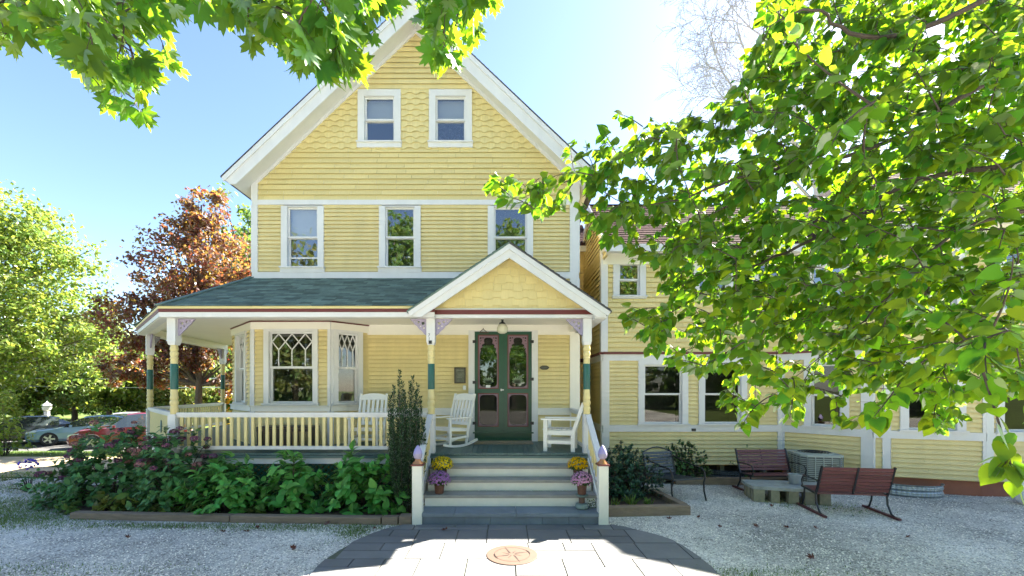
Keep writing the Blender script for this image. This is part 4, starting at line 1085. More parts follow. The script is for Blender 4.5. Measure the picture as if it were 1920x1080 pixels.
# pendant lamp
t = thing('pendant_lamp', 'milky ribbed glass porch lamp with black cap hanging above the green doors', 'lamp', (.0, 9.3, 3.8)); b = lv(t)
mb = MB(); mb.lathe([(.012, -.06), (.03, -.05), (.035, -.0)], (0, 0, 0), 12); mb.lathe([(.075, -.13), (.06, -.10), (.03, -.085), (.02, -.06)], (0, 0, 0), 14); b(mb, 'cap', M['black'], True)
mb = MB(); mb.lathe([(.055, -.335), (.10, -.31), (.122, -.26), (.118, -.21), (.09, -.15), (.068, -.131)], (0, 0, 0), 20); b(mb, 'glass_globe', M['lampglass'], True)
# framed notice, oval sign
t = thing('wall_plaque', 'dark bronze framed notice board on the yellow wall left of the doors', 'plaque', (XW(863), YW - .034, ZW(704))); b = lv(t)
f0 = frame((0, 0, 0), (1, 0, 0), (0, -1, 0)); W_, H_ = .135, .19
mb = MB(); mb.plate(f0, [[(-W_, -H_), (W_, -H_), (W_, H_), (-W_, H_)], [(-W_ + .03, -H_ + .03), (W_ - .03, -H_ + .03), (W_ - .03, H_ - .03), (-W_ + .03, H_ - .03)]], 0, .05); b(mb, 'plaque_frame', M['bronze'])
mb = MB(); mb.fbox(f0, -W_ + .03, W_ - .03, -H_ + .03, H_ - .03, 0, .03); b(mb, 'notice_panel', mat('dim_notice_panel', (.10, .11, .075), .3, .5, 12))
mb = MB(); mb.fbox(f0, -.08, .09, .115, .13, .031, .033)
for k in range(4): mb.fbox(f0, -.07, .07 - .02 * (k % 2), .05 - k * .035, .058 - k * .035, .031, .033)
b(mb, 'faint_lines', mat('dull_grey_lettering', (.22, .22, .17), .5))
t = thing('oval_sign', 'small dark oval sign on the yellow wall right of the green doors', 'sign', (XW(1020.5), YW - .034, ZW(689.5))); b = lv(t)
def oct_(w, h): return [(-w, 0), (-w * .72, -h * .7), (-w * .4, -h), (w * .4, -h), (w * .72, -h * .7), (w, 0), (w * .72, h * .7), (w * .4, h), (-w * .4, h), (-w * .72, h * .7)]
mb = MB(); mb.plate(f0, [oct_(.118, .05)], 0, .02); b(mb, 'sign_board', M['bronze'])
mb = MB(); mb.plate(f0, [oct_(.085, .026)], .021, .024); b(mb, 'sign_panel', mat('sign_dim_face', (.07, .075, .055), .4, .3, 30))
# doormat
t = MB(); t.box(-.68, .68, -.30, .30, 0, .018)
for k in range(34): x = -.67 + k * .04; t.box(x, x + .02, -.325, -.301, 0, .012)
o = t.build('doormat', M['mat']); o.location = (XW(944), 9.98, ZF + .002); tag(o, 'tan fringed doormat in front of the green screen doors', 'doormat')

# ================================================================ FLOWERS ON THE STEPS
def mum(name, label, loc, R_, col, seed, pot='basket', hz=.17, core=None):
    rnd.seed(seed)
    t = thing(name, label, 'potted flowers', (0, 0, 0), 0, 'potted chrysanthemums on the steps'); b = lv(t)
    mb = MB(); r0 = R_ * .38
    prof = [(r0 * .86, 0), (r0 * .9, .01), (r0 * 1.12, hz - .012), (r0 * 1.2, hz - .01), (r0 * 1.2, hz)]
    mb.lathe(prof, (0, 0, 0), 20)
    for k in range(14):
        a = 2 * PI * k / 14; c, s = math.cos(a), math.sin(a)
        mb.bar((c * r0 * .9, s * r0 * .9, .005), (c * r0 * 1.14, s * r0 * 1.14, hz - .012), .012, .012)
    b(mb, 'pot', M['wick'])
    mb = MB(); cz = hz + R_ * .38
    for k in range(520):
        d = rdir(.12); d.z = max(d.z, -.45); r = R_ * rnd.uniform(.45, .93)
        p = V((d.x * r, d.y * r, cz + d.z * r * .78))
        add_leaf(mb, OVATE, p, (d + rdir() * .7), rdir(.8), rnd.uniform(.028, .048), .1, .1, .8)
    b(mb, 'foliage', M['mumleaf'])
    mb = MB(); n = 210
    for k in range(n):
        z = 1 - (k + .5) / n * 1.28; a = k * 2.39996; rr = math.sqrt(max(0, 1 - z * z))
        d = V((rr * math.cos(a), rr * math.sin(a), z)); d = (d + rdir() * .13).normalized()
        if z < .0 and rnd.random() < .45: continue
        r = R_ * rnd.uniform(.92, 1.05); p = V((d.x * r, d.y * r, cz + d.z * r * .80))
        x, y, nn = leafbasis(d.cross(V((.3, .5, .9))), d); fs = rnd.uniform(.018, .027)
        for lay, sc_, lift in ((0, 1, .12), (1, .62, .42)):
            m_ = 9
            for j in range(m_):
                t0 = 2 * PI * (j + .5 * lay) / m_; w_ = PI / m_ * .85
                e = lambda tt, q: p + (x * math.cos(tt) + y * math.sin(tt)) * q * fs + d * (lift * q * fs)
                mb.face([p, e(t0 - w_, .7 * sc_), e(t0, sc_), e(t0 + w_, .7 * sc_)])
    b(mb, 'flowers', col)
    t.location = loc; return t
M['mumleaf'] = leafmat('mum_leaf', (.045, .10, .028), (.12, .25, .03), .3)
def petal(n, c): return leafmat(n, c, c, .25, .22, .015, .03)
mum('yellow_chrysanthemum', 'lemon yellow chrysanthemum in a pot on the left end of the steps', (-1.12, 7.92, .6), .20, petal('lemon_petal', (.80, .62, .03)), 1)
mum('purple_chrysanthemum', 'deep purple and white chrysanthemum in a basket on the left of the steps', (-1.12, 7.58, .4), .195, petal('purple_petal', (.40, .20, .46)), 2)
mum('yellow_chrysanthemum', 'golden yellow chrysanthemum in a pot on the right end of the steps', (1.40, 7.92, .6), .19, petal('golden_petal', (.82, .50, .01)), 3)
mum('pink_chrysanthemum', 'pale mauve pink chrysanthemum in a basket standing on the urn at right', (1.365, 7.33, .45), .185, petal('mauve_petal', (.62, .34, .52)), 4)
mb = MB(); mb.lathe([(.085, 0), (.11, .02), (.115, .05), (.10, .085), (.055, .10), (.05, .10)], (0, 0, 0), 20); t = thing('urn_pedestal', 'small verdigris urn pedestal under the mauve flowers on the stone step', 'urn', (1.365, 7.33, .2))
mb.build('base', M['verd'], t, True)
mb = MB(); mb.lathe([(.052, .101), (.052, .20)], (0, 0, 0), 16); mb.build('neck', M['terra'], t, True)
mb = MB(); mb.lathe([(.06, .201), (.10, .225), (.11, .247)], (0, 0, 0), 18); mb.build('rim', M['verd'], t, True)
rnd.seed(8); t = thing('small_flower_plant', 'little white flowered plant tucked in the right corner of the stone step', 'plant', (1.55, 7.36, .2))
mb, mf = MB(), MB()
for k in range(150):
    p = V((rnd.gauss(0, .05), rnd.gauss(0, .05), rnd.uniform(.01, .15))); add_leaf(mb, OVATE, p, rdir(.3), rdir(.7), rnd.uniform(.02, .035))
    if k % 2: add_leaf(mf, OVATE, p + V((0, -.02, .02)), rdir(.3), rdir(.3), .022, 0, 0, 1.2)
mb.build('foliage', M['mumleaf'], t); mf.build('flowers', M['plate'], t)

M['ironblue'] = mat('blue_black_iron', (.035, .045, .055), .4, .15, 8)
# ================================================================ SITTING AREA ON THE GRAVEL
def make_glider(label, loc, rz):
    t = thing('glider_bench', label, 'bench', (0, 0, 0), 0, 'maroon slatted glider benches'); b = lv(t)   # faces -Y
    W_ = .56
    fbk = frame((0, .20, .40), (1, 0, 0), (0, -.95, .30), (0, .30, .95))
    mb = MB()
    for k in range(7): z = .03 + k * .068; mb.fbox(fbk, -W_, W_, z, z + .055, -.011, .011)
    b(mb, 'backrest', M['benchred'])
    mb = MB()
    for k in range(7): mb.box(-W_, W_, -.28 + k * .068, -.225 + k * .068, .40 - .007 * k, .42 - .007 * k)
    b(mb, 'seat', M['benchred'])
    for s in (-1, 1):
        x = s * (W_ + .018)
        mb = MB(); mb.bar((x, .17, .36), fbk(x, .52, 0), .028, .035, (0, 1, 0)); mb.bar((x, -.30, .405), (x, .19, .365), .028, .035)
        mb.tube([(x, -.27, .41), (x, -.30, .52), (x, -.25, .60), (x, -.1, .62), (x, .10, .615), (x, .30, .60)], .013, 6)
        b(mb, 'side_frame', M['black'])
        for yl, yb in ((-.20, -.28), (.16, .27)):
            mb = MB(); mb.tube([(x, yl, .38), (x, yl - .02 * (1 if yl < 0 else -1), .20), (x, yb, .06), (x, yb + (-.07 if yb < 0 else .07), .03)], .017, 6); b(mb, 'leg', M['black'])
        mb = MB(); mb.bar((x, -.44, .022), (x, .46, .022), .05, .035); b(mb, 'runner', M['benchred'])
    mb = MB(); mb.fbox(fbk, -.015, .015, -.01, .51, -.024, -.0115); b(mb, 'back_brace', M['black'])
    t.location = loc; t.rotation_euler = (0, 0, rz); return t
g1 = make_glider('maroon slatted glider bench facing the yard, beside the air conditioner', (5.92, 9.42, 0), R(2))
dup(g1, (6.28, 7.82, 0), R(172), 'maroon slatted glider bench seen from behind, nearest the camera')
# metal lounge chair
t = thing('metal_chair', 'deep black metal lounge chair with curved slatted back beside the holly bushes', 'chair'); b = lv(t)
L_ = .36
mb = MB()
for k in range(8): x = -.31 + k * .0886; mb.bar((x, -.46, .43), (x, .40, .36), .055, .010)
mb.bar((-L_, -.47, .43), (L_, -.47, .43), .03, .025); mb.bar((-L_, .41, .36), (L_, .41, .36), .03, .025); b(mb, 'seat', M['ironblue'])
mb = MB(); fbk = frame((0, .42, .36), (1, 0, 0), (0, -.95, .28), (0, .28, .95))
top = lambda x: .50 + .11 * math.cos(x / L_ * PI / 2)
pts = [fbk(x, top(x), 0) for x in [-L_ + i * L_ / 6 for i in range(13)]]
mb.tube([fbk(-L_, 0, 0)] + pts + [fbk(L_, 0, 0)], .016, 6)
for z_ in (.06, .13, .20, .27, .34, .41, .48): mb.bar(fbk(-L_, z_, 0), fbk(L_, z_, 0), .010, .055, (0, .28, .95))
b(mb, 'backrest', M['ironblue'])
for s in (-1, 1):
    x = s * (L_ + .015)
    mb = MB(); mb.tube([(x, -.56, 0), (x, -.50, .18), (x, -.49, .35), (x, -.53, .46), (x, -.51, .58), (x, -.42, .64), (x, -.1, .66), (x, .25, .70), (x, .50, .76)], .017, 6); b(mb, 'arm_leg', M['black'])
    mb = MB(); mb.tube([(x, .56, 0), (x, .47, .18), (x, .42, .38), (x, .52, .75)], .017, 6); b(mb, 'back_leg', M['black'])
t.location = (3.62, 9.08, 0); t.rotation_euler = (0, 0, R(14))
# stone slab table and bucket
t = thing('stone_table', 'low mossy stone slab table on concrete blocks between the glider benches', 'table', (5.78, 8.72, 0), R(-14)); b = lv(t)
mb = MB(); rnd.seed(3)
po = [(-.70, -.34), (-.2, -.40), (.35, -.38), (.72, -.33), (.74, .05), (.68, .36), (.1, .40), (-.45, .37), (-.73, .30), (-.74, 0)]
mb.prism([(x, y, .25) for x, y in po], (0, 0, .06)); b(mb, 'slab', M['slabtop'])
for x, y, w_ in [(-.58, -.26, .2), (-.30, -.28, .15), (.02, -.28, .17), (.30, -.27, .16), (.57, -.25, .18), (-.58, .2, .2), (0, .22, .2), (.56, .2, .2), (-.6, -.02, .16), (.6, -.02, .16)]:
    mb = MB(); mb.box(x - w_ / 2, x + w_ / 2, y - .09, y + .09, 0, .249); b(mb, 'block', M['conc'])
t = thing('metal_bucket', 'small galvanised bucket standing on the stone slab table', 'bucket', (6.0, 8.75, .312)); b = lv(t)
mb = MB(); mb.lathe([(.10, 0), (.105, .01), (.125, .185), (.132, .19), (.132, .2), (.12, .2), (.10, .03)], (0, 0, 0), 20); b(mb, 'body', M['steel'], True)
mb = MB(); mb.tube(arc_ := [(.13 * math.cos(a), -.02 - .03 * math.sin(a), .185 - .05 * math.sin(a)) for a in [PI * i / 8 for i in range(9)]], .004, 5); b(mb, 'handle', M['steel'])
# air conditioner
t = thing('air_conditioner', 'grey green outdoor air conditioner with slatted grille in the wall corner', 'air conditioner', (7.10, 9.72, 0), R(-12)); b = lv(t)
h = .42; ch = [(-h + .1, -h), (h - .1, -h), (h, -h + .1), (h, h - .1), (h - .1, h), (-h + .1, h), (-h, h - .1), (-h, -h + .1)]
mb = MB(); mb.prism([(x * .96, y * .96, .08) for x, y in ch], (0, 0, .68)); b(mb, 'cabinet', mat('ac_inner', (.10, .115, .11), .6))
mb = MB()
for k in range(15):
    z = .12 + k * .042; mb.prism([(x, y, z) for x, y in ch], (0, 0, .016))
for i in range(8):
    a, c_ = V((*ch[i], 0)), V((*ch[(i + 1) % 8], 0)); n_ = 4 if (c_ - a).length > .3 else 1
    for k in range(n_ + 1): p = a.lerp(c_, k / n_); mb.box(p.x - .008, p.x + .008, p.y - .008, p.y + .008, .06, .79)
b(mb, 'grille', M['acgrey'])
mb = MB(); mb.prism([(x * 1.02, y * 1.02, .76) for x, y in ch], (0, 0, .05)); mb.lathe([(.36, .81), (.36, .83), (.33, .83), (.33, .815)], (0, 0, 0), 28); b(mb, 'top_cap', M['acgrey'])
mb = MB()
for k in range(5): r = .06 + k * .06; mb.tube([(r * math.cos(a), r * math.sin(a), .835) for a in [2 * PI * i / 20 for i in range(21)]], .005, 4)
for k in range(6): a = PI * k / 6; mb.bar((-.33 * math.cos(a), -.33 * math.sin(a), .83), (.33 * math.cos(a), .33 * math.sin(a), .83), .008, .008)
b(mb, 'fan_guard', M['black'])
mb = MB(); mb.box(-h, h, -h, h, 0, .06); b(mb, 'base_pad', M['conc'])
mb = MB(); mb.box(.06, .24, -h - .012, -h - .001, .595, .61); b(mb, 'label_plate', M['black'])
# window wells
def well(label, loc, rz, m, R_=.55):
    t = thing('window_well', label, 'window well', loc, rz); b = lv(t); mb = MB(); n = 24
    for j, (z0, r0, z1, r1) in enumerate([(.0, 0, .06, .02), (.06, .02, .12, 0), (.12, 0, .18, .02), (.18, .02, .235, 0), (.235, 0, .25, .03)]):
        for i in range(n):
            a0, a1 = PI * (1 + i / n), PI * (1 + (i + 1) / n)
            e = lambda a, r, z: ((R_ + r) * math.cos(a), (R_ * .75 + r) * math.sin(a), z)
            mb.face([e(a0, r0, z0), e(a1, r0, z0), e(a1, r1, z1), e(a0, r1, z1)])
    o = b(mb, 'corrugated_ring', m, True); o.modifiers.new('thickness', 'SOLIDIFY').thickness = .006
    mb = MB(); mb.face([(R_ * .98 * math.cos(a), R_ * .73 * math.sin(a), .02) for a in [PI * (1 + i / 16) for i in range(17)]][::-1]); b(mb, 'well_floor', M['mulch'])
well('dark corrugated window well against the annex behind the glider bench', (5.72, 10.82, 0), 0, mat('dark_weathered_steel', (.09, .11, .12), .5, .3, 6, metal=.3), .52)
well('pale galvanised corrugated window well under the angled annex wall', (8.75, 9.30, 0), R(-20), M['steel'], .62)
# white rounded planter, just inside the right edge
t = MB(); t.lathe([(.20, 0), (.27, .08), (.30, .24), (.29, .40), (.25, .47), (.22, .47), (.22, .40)], (0, 0, 0), 24)
o = t.build('planter', mat('white_glazed_planter', (.78, .78, .80), .3, .03), None, True); o.location = (10.35, 8.28, 0); tag(o, 'white rounded planter by the brick red foundation at the right edge', 'planter')

# ================================================================ BED EDGING
def timber(name, label, a, b_, w_, h_, group='timber edging of the beds'):
    a, b_ = V(a), V(b_); mb = MB(); L = (b_ - a).length; n = max(1, int(L / .5)); d = (b_ - a) / n
    nrm = V((d.y, -d.x, 0)).normalized(); rings = []
    mb.bar(a + V((0, 0, h_ / 2)), b_ + V((0, 0, h_ / 2)), w_, h_)
    o = mb.build(name, M['timber']); md_ = o.modifiers.new('worn_edges', 'BEVEL'); md_.width = .012; md_.segments = 2
    tag(o, label, 'timber edging', group); return o
timber('garden_timber', 'long weathered timber edging the hydrangea bed at its middle', (-4.6, 7.28, -.01), (-2.02, 7.16, -.01), .15, .125)
timber('garden_timber', 'long weathered timber edging the left end of the hydrangea bed', (-7.5, 7.47, -.01), (-4.62, 7.29, -.01), .15, .12)
timber('garden_timber', 'short mossy timber block beside the left newel post', (-2.0, 7.15, -.01), (-1.74, 7.15, -.01), .16, .135)
timber('garden_timber', 'mossy end timber tucked against the left newel post', (-1.72, 7.17, -.01), (-1.51, 7.17, -.01), .2, .15)
timber('garden_timber', 'thick pale timber edging the front of the holly bed', (1.80, 7.60, -.01), (3.37, 7.72, -.01), .16, .175)
timber('garden_timber', 'thick timber edging the side of the holly bed behind the metal chair', (3.33, 7.83, -.01), (3.16, 9.0, -.01), .15, .165)
timber('garden_timber', 'straight timber along the annex wall behind the glider bench', (4.1, 10.15, -.01), (7.4, 10.05, -.01), .14, .17)
sheet('flower_bed_soil', [(-7.45, 7.5), (-4.6, 7.32), (-1.52, 7.2), (-1.52, 8.42), (-6.55, 8.42), (-9.0, 10.9), (-9.6, 9.2)], .045, M['mulch'])
sheet('holly_bed_soil', [(1.76, 7.65), (3.30, 7.78), (3.10, 9.2), (3.0, 10.9), (1.76, 10.9)], .07, M['mulch'])
sheet('annex_bed_soil', [(3.02, 10.2), (7.2, 10.1), (7.2, 11.2), (3.02, 11.2)], .06, M['mulch'])
# ================================================================ SHRUBS
M['hyd'] = leafmat('hydrangea_leaf', (.115, .33, .075), (.20, .52, .05), .30, .35, .02, .10)
M['hyd2'] = leafmat('bronzed_hydrangea_leaf', (.10, .225, .08), (.17, .38, .06), .30, .4, .03, .10)
M['mauve'] = leafmat('faded_mauve_floret', (.20, .085, .14), (.20, .08, .11), .25, .5, .04, .02)
M['rose'] = leafmat('faded_rose_floret', (.34, .16, .15), (.35, .16, .14), .25, .45, .04, .02)
M['violet'] = leafmat('violet_blue_floret', (.17, .13, .55), (.2, .16, .6), .25, .3, .02, .02)
M['yewleaf'] = leafmat('dark_yew_needle', (.034, .075, .034), (.07, .13, .04), .2, .5, .02, .08)
M['holly'] = leafmat('dark_holly_leaf', (.032, .085, .048), (.05, .12, .03), .18, .45, .02, .22, .3)
M['holly2'] = leafmat('green_holly_leaf', (.06, .14, .042), (.10, .2, .04), .22, .45, .03, .2, .3)
M['hosta'] = leafmat('yellowing_low_leaf', (.16, .20, .04), (.3, .36, .05), .3, .5, .05, .08)
M['grass'] = leafmat('grass_blade', (.13, .21, .05), (.22, .32, .06), .3, .4, .03, .05)
def bush(name, label, cat, loc, rx, ry, h, tips, m, leaf=.12, shape=OVATE, per=8, wid=1.0, seed=1, group=None, low=.08, stems=14, droop=.35, inner=.35):
    """branching stems from one crown, a whorl of leaves on every tip"""
    rnd.seed(seed); loc = V(loc)
    t = thing(name, label, cat, loc, 0, group)
    mb, ms = MB(), MB(); tp = []
    for k in range(tips):
        while True:
            d = V((rnd.uniform(-1, 1), rnd.uniform(-1, 1), rnd.uniform(-.05, 1)))
            if inner < d.length < 1: break
        lump = 1 + .16 * math.sin(d.x * 5 + seed) + .13 * math.sin(d.y * 6 + d.x * 4 + seed * 2)
        zz = max(low, (low + max(d.z, 0) * (h - low)) * (.80 + .2 * lump))
        p = V((d.x * rx * lump, d.y * ry * lump, zz)); tp.append(p)
        if k % max(1, tips // stems) == 0:
            b0 = V((p.x * .12, p.y * .12, 0)); ms.tube(bez(b0, V((p.x * .4, p.y * .4, p.z * .7)), p, 5), [.012, .011, .009, .008, .006, .004], 5)
        out = V((p.x / rx, p.y / ry, .55 + .5 * zz / h)).normalized()
        for j in range(per):
            a = j * 2.4 + rnd.uniform(-.4, .4); x, y, n = leafbasis(out, rdir())
            sp = rnd.uniform(.5, 1.15)
            dd = (out * (1.1 - sp * .6) + (x * math.cos(a) + n * math.sin(a)) * sp); dd.z -= droop * rnd.uniform(.2, 1)
            q = p - out * leaf * (j / per) * 1.1
            add_leaf(mb, shape, q, dd, out + V((0, 0, .5)) + rdir() * .35, leaf * rnd.uniform(.6, 1.2), .22, .22, wid)
    mb.build('foliage', m, t, 2)
    ms.build('stem', M['twig'], t, True)
    return t, tp
def flower_heads(t, tp, n, R_, mats, name='flower_head', top=.55, h=1.0, seed=3):
    rnd.seed(seed); c = [p for p in tp if p.z > top * h and p.y < .45]; rnd.shuffle(c)
    for i, p in enumerate(c[:n]):
        mb = MB(); r = R_ * rnd.uniform(.7, 1.15)
        for k in range(46):
            d = rdir(.25); q = p + V((0, -.02, .05)) + V((d.x * r, d.y * r, d.z * r * .62)); x, y, nn = leafbasis(d.cross(V((.2, .4, .9))), d); fs = r * .26
            for j in range(4):
                a0 = PI / 2 * j; mb.face([q, q + (x * math.cos(a0 - .6) + y * math.sin(a0 - .6)) * fs, q + (x * math.cos(a0) + y * math.sin(a0)) * fs * 1.15 + nn * fs * .2, q + (x * math.cos(a0 + .6) + y * math.sin(a0 + .6)) * fs])
        mb.build(name, mats[i % len(mats)], t)
GH = 'hydrangea bushes along the porch'
bush('hydrangea_bush', 'large leafy green hydrangea nearest the steps, without flowers', 'shrub', (-2.50, 7.85, .04), .80, .50, 1.16, 125, M['hyd'], .19, wid=1.05, seed=4, group=GH)
bush('hydrangea_bush', 'slim upright green hydrangea in the gap between two wider ones, lattice behind', 'shrub', (-3.85, 7.80, .04), .60, .44, 1.12, 85, M['hyd'], .18, seed=9, group=GH)
bush('hydrangea_bush', 'spreading green hydrangea touching the purple headed one on its right', 'shrub', (-5.02, 7.75, .04), .82, .48, 1.06, 125, M['hyd'], .175, wid=.9, seed=13, group=GH)
t, tp = bush('hydrangea_bush', 'tall hydrangea with many faded purple heads before the porch corner post', 'shrub', (-6.15, 8.05, .04), 1.0, .62, 1.50, 260, M['hyd2'], .13, seed=21, group=GH)
flower_heads(t, tp, 38, .075, [M['mauve'], M['mauve'], M['rose']], h=1.5, top=.42)
t, tp = bush('hydrangea_bush', 'wide sprawling hydrangea with dull mauve heads at the end of the bed', 'shrub', (-7.75, 8.45, .04), 1.25, .75, 1.62, 330, M['hyd2'], .13, seed=33, group=GH)
flower_heads(t, tp, 26, .07, [M['mauve'], M['rose'], M['mauve']], h=1.6, top=.42, seed=5)
t, tp = bush('hydrangea_bush', 'low arching hydrangea trailing toward the drive at the far left', 'shrub', (-8.45, 8.4, .0), .62, .5, .95, 95, M['hyd2'], .12, seed=35, group=GH, inner=.2)
flower_heads(t, tp, 5, .075, [M['mauve'], M['rose']], h=.95, top=.5, seed=6)
t, tp = bush('violet_flower_plant', 'small plant with one violet blue flower cluster beside the sandy drive', 'plant', (-10.45, 9.4, 0), .28, .22, .52, 12, M['hyd2'], .10, seed=36, per=4)
mb = MB(); rnd.seed(77)
for k in range(70):
    d = rdir(.3); q = V((d.x * .16, d.y * .1, .60 + d.z * .075)); add_leaf(mb, OVATE, q, d + rdir() * .5, rdir(), .06, 0, .1, 1.2)
mb.build('flower_head', M['violet'], t)
# columnar yew
def yew(label, loc, seed):
    rnd.seed(seed); t = thing('columnar_yew', label, 'shrub', loc); mb, ms = MB(), MB()
    lead = [(-.29, .02, 2.05), (-.25, .06, 1.80), (-.20, -.05, 2.22), (-.13, .06, 2.05), (-.09, -.04, 2.50), (-.03, .05, 2.28), (.02, -.06, 2.12), (.07, .06, 2.30), (.12, -.03, 2.40), (.17, .04, 2.15), (.22, -.03, 2.26), (.27, .04, 2.02), (.36, -.02, 1.62), (-.05, -.12, 1.7), (.13, -.11, 1.75), (-.18, -.1, 1.65), (.2, .1, 1.8), (0, .12, 1.9)]
    for x, y, h in [(q[0] * .86, q[1], q[2]) for q in lead]:
        a = V((x * .35, y * .4, 0)); b_ = V((x * 1.15, y, h * .45)); c_ = V((x * 1.1 + rnd.uniform(-.03, .03), y, h))
        ln = bez(a, b_, c_, 24); ms.tube(ln, [.012 - .0004 * i for i in range(25)], 5)
        for i, p in enumerate(ln):
            f_ = i / 24
            if f_ < .12: continue
            rad = .056 * min(1, (1 - f_) * 2.6 + .14) * (.55 + .45 * min(1, f_ * 3))
            for k in range(int(26 + 34 * min(1, (1 - f_) * 2))):
                a_ = rnd.uniform(0, 6.28); d = V((math.cos(a_), math.sin(a_), rnd.uniform(.5, 1.6))).normalized()
                q = p + V((math.cos(a_), math.sin(a_), 0)) * rad * rnd.random() ** .6 + V((0, 0, rnd.uniform(-.05, .05)))
                add_leaf(mb, NARROW, q, d, rdir(), rnd.uniform(.03, .055), 0, 0, 1.5)
    mb.build('foliage', M['yewleaf'], t, 2); ms.build('stem', M['twig'], t, True)
yew('tall dark columnar yew with several upright spires in front of the porch rail', (-1.74, 7.62, .04), 5)
bush('holly_bush', 'dense dark glossy holly bush beside the right newel post', 'shrub', (2.52, 8.75, .06), .62, .55, 1.12, 620, M['holly'], .062, per=9, wid=1.1, seed=41, droop=.1, group='holly bushes by the annex', stems=22)
bush('holly_bush', 'loose lighter green holly bush behind the metal chair', 'shrub', (4.42, 10.35, .06), .60, .32, 1.02, 300, M['holly2'], .064, per=8, wid=1.1, seed=42, droop=.1, group='holly bushes by the annex', stems=20, inner=.25)
bush('wall_shrub', 'thin sparse green shrub behind the glider bench against the annex wall', 'shrub', (6.05, 10.45, .06), .40, .2, .90, 26, M['holly2'], .07, per=5, wid=.8, seed=43, droop=.1, stems=10)
for i, (x, y, s, lab) in enumerate([(-7.15, 7.72, .30, 'yellow green low leafy clump behind the left end of the timber'), (-6.6, 7.68, .26, 'low yellowing clump beside the bright green one behind the timber'), (-6.0, 7.62, .22, 'straggly dull low clump in front of the tall purple hydrangea'), (-5.45, 7.58, .2, 'small grey green low clump left of the spreading hydrangea'), (-4.35, 7.5, .2, 'little low green sprig just behind the timber edging'), (-7.9, 7.75, .2, 'lone low tuft outside the left end of the timber')]):
    bush('low_plant', lab, 'plant', (x, y, .04), s * 1.1, s * .6, s * 1.0, 14, M['hosta'] if i < 3 else M['grass'], s * .55, NARROW if i % 2 else OVATE, 7, 1.5, 60 + i, 'low plants behind the timber', .03, 4, .4, .1)
for i, (x, y, lab) in enumerate([(2.42, 8.0, 'bright grass tuft in the middle of the holly bed soil'), (2.1, 7.95, 'small grass tuft near the right newel post'), (2.75, 8.05, 'thin grass tuft at the right side of the holly bed')]):
    rnd.seed(90 + i); mb = MB()
    for k in range(40): a = rnd.uniform(0, 6.28); add_leaf(mb, NARROW, V((rnd.gauss(0, .03), rnd.gauss(0, .03), 0)), V((math.cos(a) * .6, math.sin(a) * .6, 1)), rdir(), rnd.uniform(.1, .24) * (1 if i == 0 else .7), 0, .4, .5)
    o = mb.build('grass_tuft', M['grass']); o.location = (x, y, .07); tag(o, lab, 'grass tuft', 'grass tufts in the holly bed')
# grass growing through the gravel, and the lawn by the drive
rnd.seed(101); mb = MB()
def blades(n, fx, hgt, zf=lambda y: 0):
    for k in range(n):
        x, y = fx(); h = hgt * rnd.uniform(.5, 1.2); a = rnd.uniform(0, 6.28); w = h * .12 + .002
        c, s = math.cos(a) * w, math.sin(a) * w; lx, ly = rnd.gauss(0, .4) * h, rnd.gauss(0, .4) * h
        z = zf(y); mb.face([(x - c, y - s, z - .004), (x + c, y + s, z - .004), (x + lx, y + ly, z + h)])
def patch(cx, cy, rx, ry): return lambda: (rnd.gauss(cx, rx), rnd.gauss(cy, ry))
for cx, cy, rx, ry, n in [(-9.3, 8.3, .9, .5, 6500), (-8.3, 7.35, .8, .3, 4200), (-9.8, 7.6, .7, .35, 3000), (-5.6, 7.02, .9, .09, 1800), (-3.2, 6.98, .9, .12, 2200), (-2.35, 6.75, .18, .2, 1100), (-7.0, 5.3, 1.5, .15, 1500), (2.9, 5.2, .7, .12, 900), (6.0, 8.25, .45, .15, 500), (-10.6, 9.8, .8, .3, 2500), (6.6, 8.0, .3, .2, 300)]:
    blades(n, patch(cx, cy, rx, ry), .028)
blades(26000, lambda: (rnd.uniform(-40, -10.5), rnd.uniform(14.6, 19.3)), .06, lambda y: -.135 * max(0, y - 15))
blades(5000, lambda: (rnd.uniform(-24, -12), rnd.uniform(10.9, 11.6)), .05)
tag(mb.build('grass', M['grass']), 'short grass in the gravel and on the lawn strip by the drive', 'grass', kind='stuff')
# fallen leaves
M['dry'] = leafmat('dry_brown_leaf', (.12, .055, .03), (.15, .07, .03), .2, .5, .04, .04)
rnd.seed(111); base = None
for i, (u, v) in enumerate([(345, 992), (482, 991), (548, 1031), (463, 1000), (700, 992), (614, 985), (420, 1000), (835, 996), (1352, 990), (1478, 992), (1530, 993), (1310, 972), (1256, 975), (1448, 951), (1525, 1048), (1700, 1010), (240, 1010), (1420, 988)]):
    y = CAMZ * FP / (v - VC); x = (u - UC) / FP * y
    if base is None or i in (6, 12):
        mb = MB(); add_maple(mb, V((0, 0, .012)), V((0, 1, .1)), V((.1, -.2, 1)), .065, -.5, -.5); base = mb.build('fallen_leaf', M['dry']); o = base
    else: o = base.copy(); C.objects.link(o)
    o.location = (x, y, .012); o.rotation_euler = (rnd.uniform(-.5, .5), rnd.uniform(-.5, .5), rnd.uniform(0, 6.28)); o.scale = [rnd.uniform(.7, 1.25)] * 3
    tag(o, 'small dry brown leaf lying loose on the white gravel', 'fallen leaf', 'fallen leaves on the gravel')

